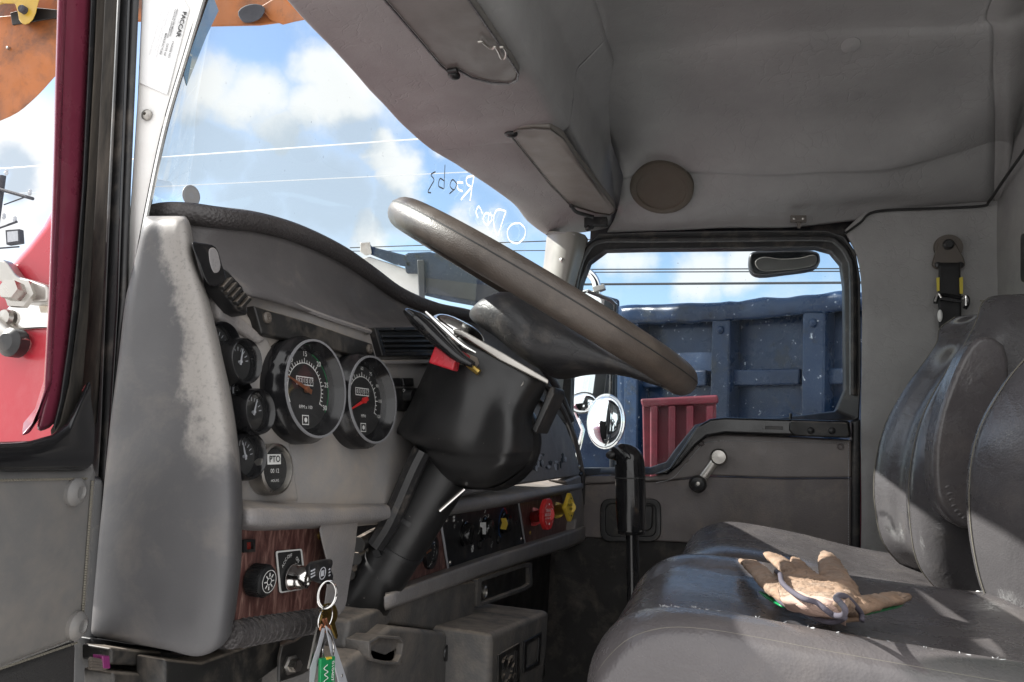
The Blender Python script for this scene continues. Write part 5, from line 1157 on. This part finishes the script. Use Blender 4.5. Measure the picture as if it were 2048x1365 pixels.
tag(put('split_link', lk, copperm), 'small copper coloured wire link below the lower split ring', 'wire link')
tag(put('key_tag', MB().prism(UL([(644,1258),(650,1256),(648,1272),(632,1340),(620,1420),(618,1400),(620,1338),(636,1290)], x=xk+.004), (-.0015,.002,0)), greyt, bevel=.0005), 'grey leather key tag hanging on the left of the green tag', 'key tag')
t2 = thing('key_tag', 'grey leather key tag with a punched hole hanging on the right of the green tag', 'key tag', tuple(U(672,1300,x=xk)))
put('strip', MB().prism(UL([(652,1252),(660,1258),(666,1276),(682,1322),(698,1372),(706,1420),(690,1420),(676,1356),(664,1310),(656,1272)], x=xk+.006), (-.0015,0,0)), greyt, t2, bevel=.0005)
put('eyelet', MB().lathe(U(684,1352,x=xk+.0062), (1,0,0), [(.0016,0),(.0012,.0005),(.0,.0)], 12), steel, t2)
put('tag_wire', MB().tube(spline(UL([(656,1262),(664,1278),(668,1300),(662,1318),(650,1316),(646,1300),(652,1280)], x=xk+.008), 5), .0007, 6), chrome, t2)
gt_ = thing('green_tag', 'green plastic key tag with white lettering at the bottom of the bunch', 'key tag', tuple(U(655,1340,x=xk)))
gp0 = UL([(642,1319),(671,1313),(668,1420),(640,1420)], x=xk+.010)
put('body', MB().prism(gp0, (-.004,.002,0)), greent, gt_, bevel=.001)
put('clasp', MB().prism(UL([(654,1316),(664,1314),(664,1318),(654,1320)], x=xk+.0105), (-.003,0,0)), yelk, gt_)
tt = MB(); a_ = U(665,1322,x=xk+.0105); b_ = U(662,1400,x=xk+.0105)
tt.text('0104071', a_, (b_-a_), V((0,1,0)), .0062, 0, align='LEFT', bold=.01)
tt.tube(spline(UL([(655,1330),(648,1338),(656,1344),(649,1350),(656,1356),(648,1364),(655,1372)], x=xk+.0108), 5), .0004, 4)
put('lettering', tt, white, gt_, smooth=0)
# ================================================================== OUTSIDE
ZGR = -2.05
struct('ground', MB().add([V((-900,-900,ZGR)), V((900,-900,ZGR)), V((900,900,ZGR)), V((-900,900,ZGR))], [[0,1,2,3]]), gravel, smooth=0)
# passenger-side mirrors on their bracket
YM = 2.72
mr_ = thing('side_mirror', 'tall chrome framed side mirror on a bent tube outside the passenger window', 'side mirror', tuple(U(1190,740,y=YM)))
mp_ = UL([(1160,580),(1176,578),(1222,596),(1233,606),(1227,700),(1222,806),(1214,816),(1150,812),(1142,800)], y=YM)
cm = sum(mp_, V())/len(mp_)
put('shell', MB().prism(mp_, (0,.03,0)), chrome, mr_, bevel=.006)
put('mirror_glass', MB().prism([cm+(p-cm)*.93+V((0,-.004,0)) for p in mp_], (0,.003,0)), mirror, mr_)
put('gasket', MB().tube([cm+(p-cm)*.95+V((0,-.003,0)) for p in mp_], .007, 8, closed=True), blk, mr_)
put('bracket_tube', MB().tube(spline(UL([(1120,536),(1160,538),(1180,548),(1192,566),(1194,590)], y=YM+.03), 6), .016, 12), chrome, mr_)
put('bracket_clamp', MB().prism(UL([(1184,574),(1208,568),(1210,578),(1188,586)], y=YM), (0,.03,0)), steel, mr_, bevel=.003)
put('bracket_bar', MB().tube(UL([(1226,650),(1226,960)], y=YM+.05), .013, 10), blued, mr_)
put('lower_brace', MB().tube(UL([(1148,815),(1166,860),(1150,930)], y=YM+.04), .008, 8), chrome, mr_)
cx_ = U(1211,843,y=YM-.10); nn = V((-.25,-1,.02)).normalized()
cvx = thing('round_mirror', 'round convex blind spot mirror below the tall chrome side mirror', 'side mirror', tuple(cx_))
RM = .0925
put('rim', MB().lathe(cx_, nn, [(RM*.8,-.03),(RM,-.012),(RM*1.02,0),(RM*.97,.006),(RM*.94,.003)], 40, capb=False, sx=.74, up=(0,0,1)), chrome, cvx)
put('mirror_glass', MB().lathe(cx_, nn, [(RM*.95*math.sin(a), .002+.030*math.cos(a)) for a in [math.pi/2*(1-k/10) for k in range(10)]]+[(.0,.032)], 40, capa=False, capb=False, sx=.74, up=(0,0,1)), mirror, cvx, smooth=180)
cb = thing('round_mirror', 'small dark backed spotter mirror half hidden behind the dashboard end', 'side mirror', tuple(U(1166,805,y=YM+.02)))
put('shell', MB().ball(U(1166,806,y=YM-.02), V((.055,0,.01)), V((0,.02,0)), V((-.008,0,.038)), 24, 14), blk, cb, smooth=180)
put('mirror_glass', MB().ball(U(1166,806,y=YM-.03), V((.049,0,.009)), V((0,.015,0)), V((-.007,0,.033)), 24, 14), mirror, cb, smooth=180)
# look-down mirror over the passenger window
YL = 2.42
lm = thing('look_down_mirror', 'oblong chrome faced look-down mirror hanging at the top of the passenger window', 'side mirror', tuple(U(1568,523,y=YL)))
put('shell', MB().prism(UL(sp2([(1497,516),(1506,503),(1540,501),(1600,499),(1634,503),(1641,516),(1638,528),(1620,538),(1570,545),(1520,550),(1500,540)], 3, True), y=YL), (0,.06,0)), blk, lm, bevel=.010)
put('mirror_glass', MB().prism(UL(sp2([(1510,524),(1528,514),(1560,518),(1600,516),(1626,510),(1634,517),(1628,530),(1600,537),(1560,541),(1522,541)], 3, True), y=YL-.006), (0,.006,0)), visorv, lm, bevel=.002)
for u in (1535, 1603): put('mount', MB().prism(UL([(u-6,478),(u+6,478),(u+5,498),(u+10,504),(u-10,504),(u-5,498)], y=YL+.02), (0,.02,0)), blk, lm, bevel=.002)

# blue dump truck parked alongside, standing a little askew to the cab
YT = 4.6
nT = V((-.52, -.85, 0)).normalized(); oT = U(1450,740,y=YT); tT = V((nT.y, -nT.x, 0)); tT = -tT if tT.x < 0 else tT
def tp_(off): return (oT+nT*off, nT)
dt = thing('dump_truck', 'dark blue steel dump truck body with ribbed side parked beyond the passenger window', 'dump truck', (oT.x, oT.y, ZGR))
def ts(name, pts, off, th, m, bev=.008, wob=0, **k):
    P = UL(pts, pl=tp_(off))
    return put(name, MB().prism(P, -nT*th), m, dt, bevel=bev, **k)
def sheet(name, u0, u1, v0, v1, off, m, n=26, w=.03):
    g = []
    for i in range(n+1):
        r = []
        for j in range(n+1):
            u = u0+(u1-u0)*j/n; v = v0(u)+(v1-v0(u))*i/n; p = U(u, v, pl=tp_(off)); e = min(i, n-i, j, n-j)/4
            r.append(p+nT*(w*min(1, e)*mnoise.noise(p*1.7)+w*.3*min(1, e)*mnoise.noise(p*6)))
        g.append(r)
    mb = MB(); vs = [p for r in g for p in r]; k = n+1
    mb.add(vs, [[i*k+j, i*k+j+1, (i+1)*k+j+1, (i+1)*k+j] for i in range(n) for j in range(n)])
    return put(name, mb, m, dt, smooth=180, solid=.01)
top = lambda u: 646-(u-1236)*.055
for u0, u1 in ((1236,1440),(1440,1632),(1632,1812),(1812,1990)): sheet('side_panel', u0, u1, top, 1180, 0, bluep)
ra, rbm = [], []
for i in range(41):
    u = 1238+i*17; tv = 613-(u-1238)*.028-max(0, u-1430)*.055
    ra.append((u, tv+5*mnoise.noise(V((u*.02, 0, 0)))+2.5*mnoise.noise(V((u*.11, 3, 0))))); rbm.append((u, tv+36+3*mnoise.noise(V((u*.03, 7, 0)))))
put('top_rail', MB().patch([[U(a, b, pl=tp_(.02)) for a, b in ra], [U(a, b+1, pl=tp_(.12)) for a, b in ra], [U(a, b+14, pl=tp_(.145+.02*mnoise.noise(V((a*.03, 1, 0))))) for a, b in ra], [U(a, b-2, pl=tp_(.12)) for a, b in rbm], [U(a, b, pl=tp_(.0)) for a, b in rbm]], 2, 4), bluep, dt, smooth=60, solid=.01)
for a in ([(1248,642),(1276,640),(1272,1180),(1244,1180)], [(1423,634),(1459,632),(1452,1180),(1410,1180)], [(1604,618),(1650,615),(1645,1180),(1596,1180)], [(1790,600),(1836,598),(1832,1180),(1784,1180)]):
    ts('rib', a, .12, .12, bluep, .014)
ts('mid_rail', [(1276,742),(1412,740),(1412,772),(1276,776)], .07, .07, bluep, .012)
ts('mid_rail', [(1458,739),(1600,737),(1598,770),(1456,772)], .07, .07, bluep, .012)
ts('mid_rail', [(1650,736),(1786,734),(1786,768),(1648,769)], .07, .07, bluep, .012)
ts('lower_rail', [(1240,1000),(1980,1000),(1980,1180),(1240,1180)], .10, .10, bluep, .015)
ts('chassis', [(1100,1180),(1980,1180),(1980,1290),(1100,1290)], .02, .5, blued, .02)
for px in ((1440,660),(1626,646)): put('rib_bolt', MB().ball(U(*px, pl=tp_(.125)), tT*.022, nT*.02, V((0,0,.024)), 12, 8), bluep, dt)
cor = [U(1238,626,pl=tp_(0)), U(1238,1180,pl=tp_(0))]
put('front_wall', MB().prism([cor[0], cor[1], cor[1]-nT*2.3, cor[0]-nT*2.3], tT*.06), bluep, dt)
put('far_side', MB().prism([p-nT*2.3 for p in UL([(1236,640),(1980,600),(1980,1180),(1236,1180)], pl=tp_(0))], -nT*.06), bluep, dt)
YV = 6.2
put('cab_guard', MB().prism(UL([(806,512),(816,506),(860,504),(930,520),(1010,540),(1100,560),(1240,600),(1240,640),(1060,640),(1000,622),(900,604),(842,590),(840,548),(812,548)], y=YV), rv((950,560),1.0)), bluep, dt, bevel=.02)
put('guard_rib', MB().prism(UL([(834,520),(848,520),(850,600),(838,596)], y=YV-.06), rv((840,560),.06)), blued, dt, bevel=.01)
put('guard_gap', MB().prism(UL([(852,556),(1080,584),(1080,612),(980,606),(852,586)], y=YV-.015), rv((950,580),.02)), blued, dt)
put('truck_cab_roof', MB().prism(UL([(700,520),(740,514),(796,532),(838,548),(840,600),(1000,640),(1000,900),(700,900)], y=YV+.1), rv((850,650),1.2)), whitew, dt, bevel=.01)
put('tarp_arm', MB().prism(UL([(722,488),(738,486),(744,494),(800,508),(826,514),(822,536),(790,530),(742,510),(722,502)], y=YV), rv((770,510),.12)), bluep, dt, bevel=.015)
put('arm_tip', MB().prism(UL([(720,486),(740,484),(744,508),(732,512),(720,504)], y=YV-.02), rv((730,500),.16)), steel, dt, bevel=.01)
put('chassis_cab', MB().prism(UL([(1000,640),(1236,640),(1236,1180),(1000,1180)], y=YV+.05), rv((1100,900),1.0)), bluep, dt, bevel=.03)
for u in (1330, 1700): put('wheel', MB().lathe(U(u,1230,pl=tp_(.08)), -nT, [(.2,0),(.46,.0),(.5,.04),(.5,.22),(.46,.26),(.2,.26)], 40), rubber, dt)
# red steel skip made up for a red area in front of the blue truck
YR = 4.05
rk = thing('red_placeholder', 'low red steel skip added in front of the blue dump truck', 'placeholder', tuple(U(1350,880,y=YR))[:2]+(ZGR,))
put('side', MB().prism(UL([(1284,800),(1300,806),(1432,796),(1434,1100),(1290,1100)], y=YR), (0,.05,0)), redtr, rk, bevel=.01)
put('top_rail', MB().prism(UL([(1280,798),(1436,790),(1436,806),(1284,814)], y=YR-.06), (0,.12,0)), redtr, rk, bevel=.012)
for u in (1300, 1336, 1372, 1412): put('rib', MB().prism(UL([(u,812),(u+15,811),(u+14,1100),(u-1,1100)], y=YR-.06), (0,.06,0)), redtr, rk, bevel=.01)
put('floor_pan', MB().prism([V((U(1290,1100,y=YR).x, YR+.05, ZGR+.02)), V((U(1434,1100,y=YR).x, YR+.05, ZGR+.02)), V((U(1434,1100,y=YR).x, YR+.5, ZGR+.02)), V((U(1290,1100,y=YR).x, YR+.5, ZGR+.02))], (0,0,.1)), redtr, rk)
put('leg', MB().prism([U(1290,1098,y=YR), U(1434,1098,y=YR), V((U(1434,1100,y=YR).x, YR, ZGR)), V((U(1290,1100,y=YR).x, YR, ZGR))], (0,.05,0)), redtr, rk)

# orange machine boom reaching over the hood
YO = 4.0
om = thing('orange_boom', 'orange machine boom with yellow bracket reaching overhead in front of the truck', 'boom', tuple(U(60,100,y=YO)))
put('curved_plate', MB().prism(UL(sp2([(-160,60),(-60,40),(70,30),(130,52),(132,120),(100,165),(60,206),(20,234),(-60,262),(-160,280)], 3, True), y=YO), rv((40,100),.14)), orange, om, bevel=.01)
put('beam', MB().prism(UL([(-160,-60),(80,-60),(160,-60),(700,-60),(600,42),(520,52),(420,54),(300,44),(150,48),(90,40),(-160,40)], y=YO+.16), rv((400,20),.5)), orange, om, bevel=.02)
put('beam_end', MB().prism(UL([(540,-60),(700,-60),(610,40),(590,44),(566,50),(540,40),(520,14),(560,-10)], y=YO+.14), rv((600,20),.015)), orange, om, bevel=.01)
put('hinge_lug', MB().prism(UL(sp2([(480,38),(476,24),(490,12),(512,8),(530,16),(524,34),(508,44),(490,46)], 2, True), y=YO+.08), rv((500,25),.06)), woodpole, om, bevel=.006)
put('dark_gap', MB().prism(UL([(20,26),(60,14),(120,20),(120,34),(60,44),(24,50)], y=YO-.01), (0,.02,0)), ink, om, bevel=.004)
put('bracket', MB().prism(UL(sp2([(0,-40),(80,-40),(76,10),(66,40),(50,50),(38,40),(30,8),(0,6)], 2, True), y=YO-.12), rv((40,0),.1)), yellowp, om, bevel=.008)
put('bracket', MB().prism(UL([(-40,-40),(34,-40),(30,4),(0,10),(-40,14)], y=YO-.10), rv((0,0),.08)), yellowp, om, bevel=.008)
put('pin', MB().lathe(U(50,22,y=YO-.12), (0,-1,0), [(.028,0),(.028,.03),(.02,.04),(.0,.04)], 20), woodpole, om)
put('bolt_boss', MB().lathe(U(19,98,y=YO), (0,-1,0), [(.012,0),(.01,.02),(.0,.022)], 10), steel, om)

# utility pole with crossarms, insulators and a floodlight; overhead lines
YP = 26.0
up_ = thing('utility_pole', 'dark utility pole with crossarms and floodlight at the far left', 'utility pole', tuple(U(4,500,y=YP))[:2]+(ZGR,))
tpz = U(6,352,y=YP)
put('pole', MB().tube([V((tpz.x, YP, ZGR)), V((tpz.x, YP, tpz.z*.5)), tpz], [.17,.15,.13], 12), woodpole, up_)
put('crossarm', MB().tube(UL([(-60,362),(66,398)], y=YP-.15), .075, 8), woodpole, up_)
put('crossarm', MB().tube(UL([(-40,470),(34,444)], y=YP-.15), .05, 8), woodpole, up_)
put('crossarm', MB().tube(UL([(-40,500),(38,494)], y=YP-.15), .04, 8), woodpole, up_)
for px in ((13,344),(60,384),(30,438),(8,432)): put('insulator', MB().lathe(U(*px,y=YP-.15), (0,0,1), [(.05,-.16),(.09,-.06),(.06,0),(.08,.06),(.0,.12)], 10), greyt, up_)
put('brace', MB().tube(UL([(8,410),(52,394)], y=YP-.1), .03, 6), woodpole, up_)
fl = put('floodlight', MB().prism(UL([(10,460),(38,458),(40,486),(12,490)], y=YP-.3), (0,.25,0)), woodpole, up_, bevel=.03)
put('lamp_glass', MB().prism(UL([(14,464),(35,462),(36,482),(15,485)], y=YP-.32), (0,.02,0)), greyt, fl)
def line(p, q, y, r, m, lbl, sag=0):
    a, b = U(*p, y=y), U(*q, y=y); n = 24
    pts = [a+(b-a)*(i/n)+V((0,0,-sag*4*(i/n)*(1-i/n))) for i in range(n+1)]
    tag(put('power_line', MB().tube(pts, r, 6), m), lbl, 'power line', 'overhead lines')
line((-200,352), (1500,232), 30, .032, cable, 'upper pale overhead line crossing the windshield view')
line((-200,398), (1500,318), 30, .020, cable, 'lower pale overhead line crossing the windshield view')
line((700,496), (1700,462), 34, .028, cabled, 'thin overhead line just above the blue arm and wheel')
line((600,503), (2300,498), 36, .024, cabled, 'faint overhead line along the very top of the passenger window')
line((900,540), (2300,536), 36, .03, cabled, 'overhead line level with the look-down mirror, upper of a pair')
line((900,546), (2300,541), 37, .03, cabled, 'overhead line level with the look-down mirror, lower of a pair')
line((900,571), (2300,562), 33, .055, cabled, 'thickest dark overhead line just above the blue truck rail')
# things the mirrors and panes pick up behind the viewer
mbx = MB()
def building(nm, lbl, x0, x1, y0, y1, h, m, roofm):
    b = thing(nm, lbl, 'building', ((x0+x1)/2, (y0+y1)/2, ZGR))
    put('wall', MB().prism([V((x0,y0,ZGR)), V((x1,y0,ZGR)), V((x1,y1,ZGR)), V((x0,y1,ZGR))], (0,0,h)), m, b)
    ym = (y0+y1)/2
    put('roof', MB().prism([V((x0-.3,y0-.3,ZGR+h)), V((x0-.3,y1+.3,ZGR+h)), V((x0-.3,ym,ZGR+h+1.6))], (x1-x0+.6,0,0)), roofm, b)
    return b

# ================================================================== LIGHT AND SKY
AZ, EL = math.radians(-1), math.radians(36)
sd = V((math.cos(EL)*math.cos(AZ), math.cos(EL)*math.sin(AZ), -math.sin(EL)))
sl_ = bpy.data.lights.new('sun', 'SUN'); sl_.energy = 5.0; sl_.angle = math.radians(.5); sl_.color = (1, .97, .92)
so = bpy.data.objects.new('sun', sl_); COL.objects.link(so); so.rotation_euler = sd.to_track_quat('-Z', 'Y').to_euler(); so.location = (-3,-1,6)
w = bpy.data.worlds.new('World'); S.world = w; w.use_nodes = True; nt = w.node_tree; N = nt.nodes; L = nt.links
bg = N['Background']; out = N['World Output']
sk_ = N.new('ShaderNodeTexSky'); sk_.sky_type = 'NISHITA'; sk_.sun_disc = False; sk_.sun_elevation = EL; sk_.sun_rotation = math.atan2(-math.cos(AZ), -math.sin(AZ)); sk_.air_density = 1.0; sk_.dust_density = .6; sk_.ozone_density = 1.4
L.new(sk_.outputs[0], bg.inputs['Color']); bg.inputs['Strength'].default_value = SKY_STR
tc = N.new('ShaderNodeTexCoord')
def noise(sc, det, rough=.6, off=(0,0,0)):
    mp = N.new('ShaderNodeMapping'); mp.inputs['Location'].default_value = off; L.new(tc.outputs['Generated'], mp.inputs[0])
    n = N.new('ShaderNodeTexNoise'); n.inputs['Scale'].default_value = sc; n.inputs['Detail'].default_value = det; n.inputs['Roughness'].default_value = rough; L.new(mp.outputs[0], n.inputs['Vector']); return n
def math_(op, a, b=None, c=None):
    n = N.new('ShaderNodeMath'); n.operation = op
    for i, q in enumerate((a, b, c)):
        if q is None: continue
        if isinstance(q, (int, float)): n.inputs[i].default_value = q
        else: L.new(q, n.inputs[i])
    return n.outputs[0]
nw = noise(5, 6, .6)
wv = N.new('ShaderNodeVectorMath'); wv.operation = 'MULTIPLY_ADD'; L.new(nw.outputs['Color'], wv.inputs[0]); wv.inputs[1].default_value = (.17,)*3; L.new(tc.outputs['Generated'], wv.inputs[2])
w2 = N.new('ShaderNodeVectorMath'); w2.operation = 'SUBTRACT'; L.new(wv.outputs[0], w2.inputs[0]); w2.inputs[1].default_value = (.085,)*3
def blob(px, rpx, soft=.75):
    d = ray(*px).normalized(); r = rpx/1536/ (ray(*px).length)*1.0
    v = N.new('ShaderNodeVectorMath'); v.operation = 'DISTANCE'; L.new(w2.outputs[0], v.inputs[0]); v.inputs[1].default_value = d
    m = N.new('ShaderNodeMapRange'); m.interpolation_type = 'SMOOTHSTEP'; L.new(v.outputs['Value'], m.inputs[0]); m.inputs[1].default_value = r*(1+.25*soft); m.inputs[2].default_value = r*(1-.75*soft); return m.outputs[0]
def union(bl):
    o = None
    for b in bl: o = b if o is None else math_('MAXIMUM', o, b)
    return o
whites = [blob(*b) for b in CLOUDS]
greys = [blob(*b) for b in GREYS]
base_n = noise(7, 9, .62, (1.3,.2,.7)); veil = N.new('ShaderNodeMapRange'); L.new(base_n.outputs['Fac'], veil.inputs[0]); veil.inputs[1].default_value = .50; veil.inputs[2].default_value = .80; veil.inputs[3].default_value = 0; veil.inputs[4].default_value = .75
# bright fill put into the unseen sky behind the viewer to light the cab
def field(dvec, lo, hi):
    v = N.new('ShaderNodeVectorMath'); v.operation = 'DOT_PRODUCT'; L.new(tc.outputs['Generated'], v.inputs[0]); v.inputs[1].default_value = V(dvec).normalized()
    m = N.new('ShaderNodeMapRange'); m.interpolation_type = 'SMOOTHSTEP'; L.new(v.outputs['Value'], m.inputs[0]); m.inputs[1].default_value = lo; m.inputs[2].default_value = hi; return m.outputs[0]
back = field((.15,-1,.25), -.05, .55)
clm = math_('MAXIMUM', union(whites), veil.outputs[0])
grm = union(greys)
cw_ = N.new('ShaderNodeMix'); cw_.data_type = 'RGBA'; L.new(grm, cw_.inputs[0]); cw_.inputs[6].default_value = (*CLOUD_W, 1); cw_.inputs[7].default_value = (*CLOUD_G, 1)
cb2 = N.new('ShaderNodeMix'); cb2.data_type = 'RGBA'; L.new(back, cb2.inputs[0]); L.new(cw_.outputs[2], cb2.inputs[6]); cb2.inputs[7].default_value = (BACK_FILL, BACK_FILL, BACK_FILL*1.0, 1)
bg2 = N.new('ShaderNodeBackground'); L.new(cb2.outputs[2], bg2.inputs['Color']); bg2.inputs['Strength'].default_value = 1.0
cmask = math_('MAXIMUM', math_('MAXIMUM', clm, math_('MULTIPLY', grm, .8)), back)
ms = N.new('ShaderNodeMixShader'); L.new(cmask, ms.inputs[0]); L.new(bg.outputs[0], ms.inputs[1]); L.new(bg2.outputs[0], ms.inputs[2]); L.new(ms.outputs[0], out.inputs[0])
S.view_settings.view_transform = 'Standard'; S.view_settings.look = 'None'; S.view_settings.gamma = 1.0; S.view_settings.exposure = EXPO
S.render.engine = 'CYCLES'; S.cycles.max_bounces = 10; S.cycles.diffuse_bounces = 5; S.cycles.transparent_max_bounces = 16; S.cycles.caustics_reflective = False; S.cycles.caustics_refractive = False
S.render.resolution_x = 1024; S.render.resolution_y = 682
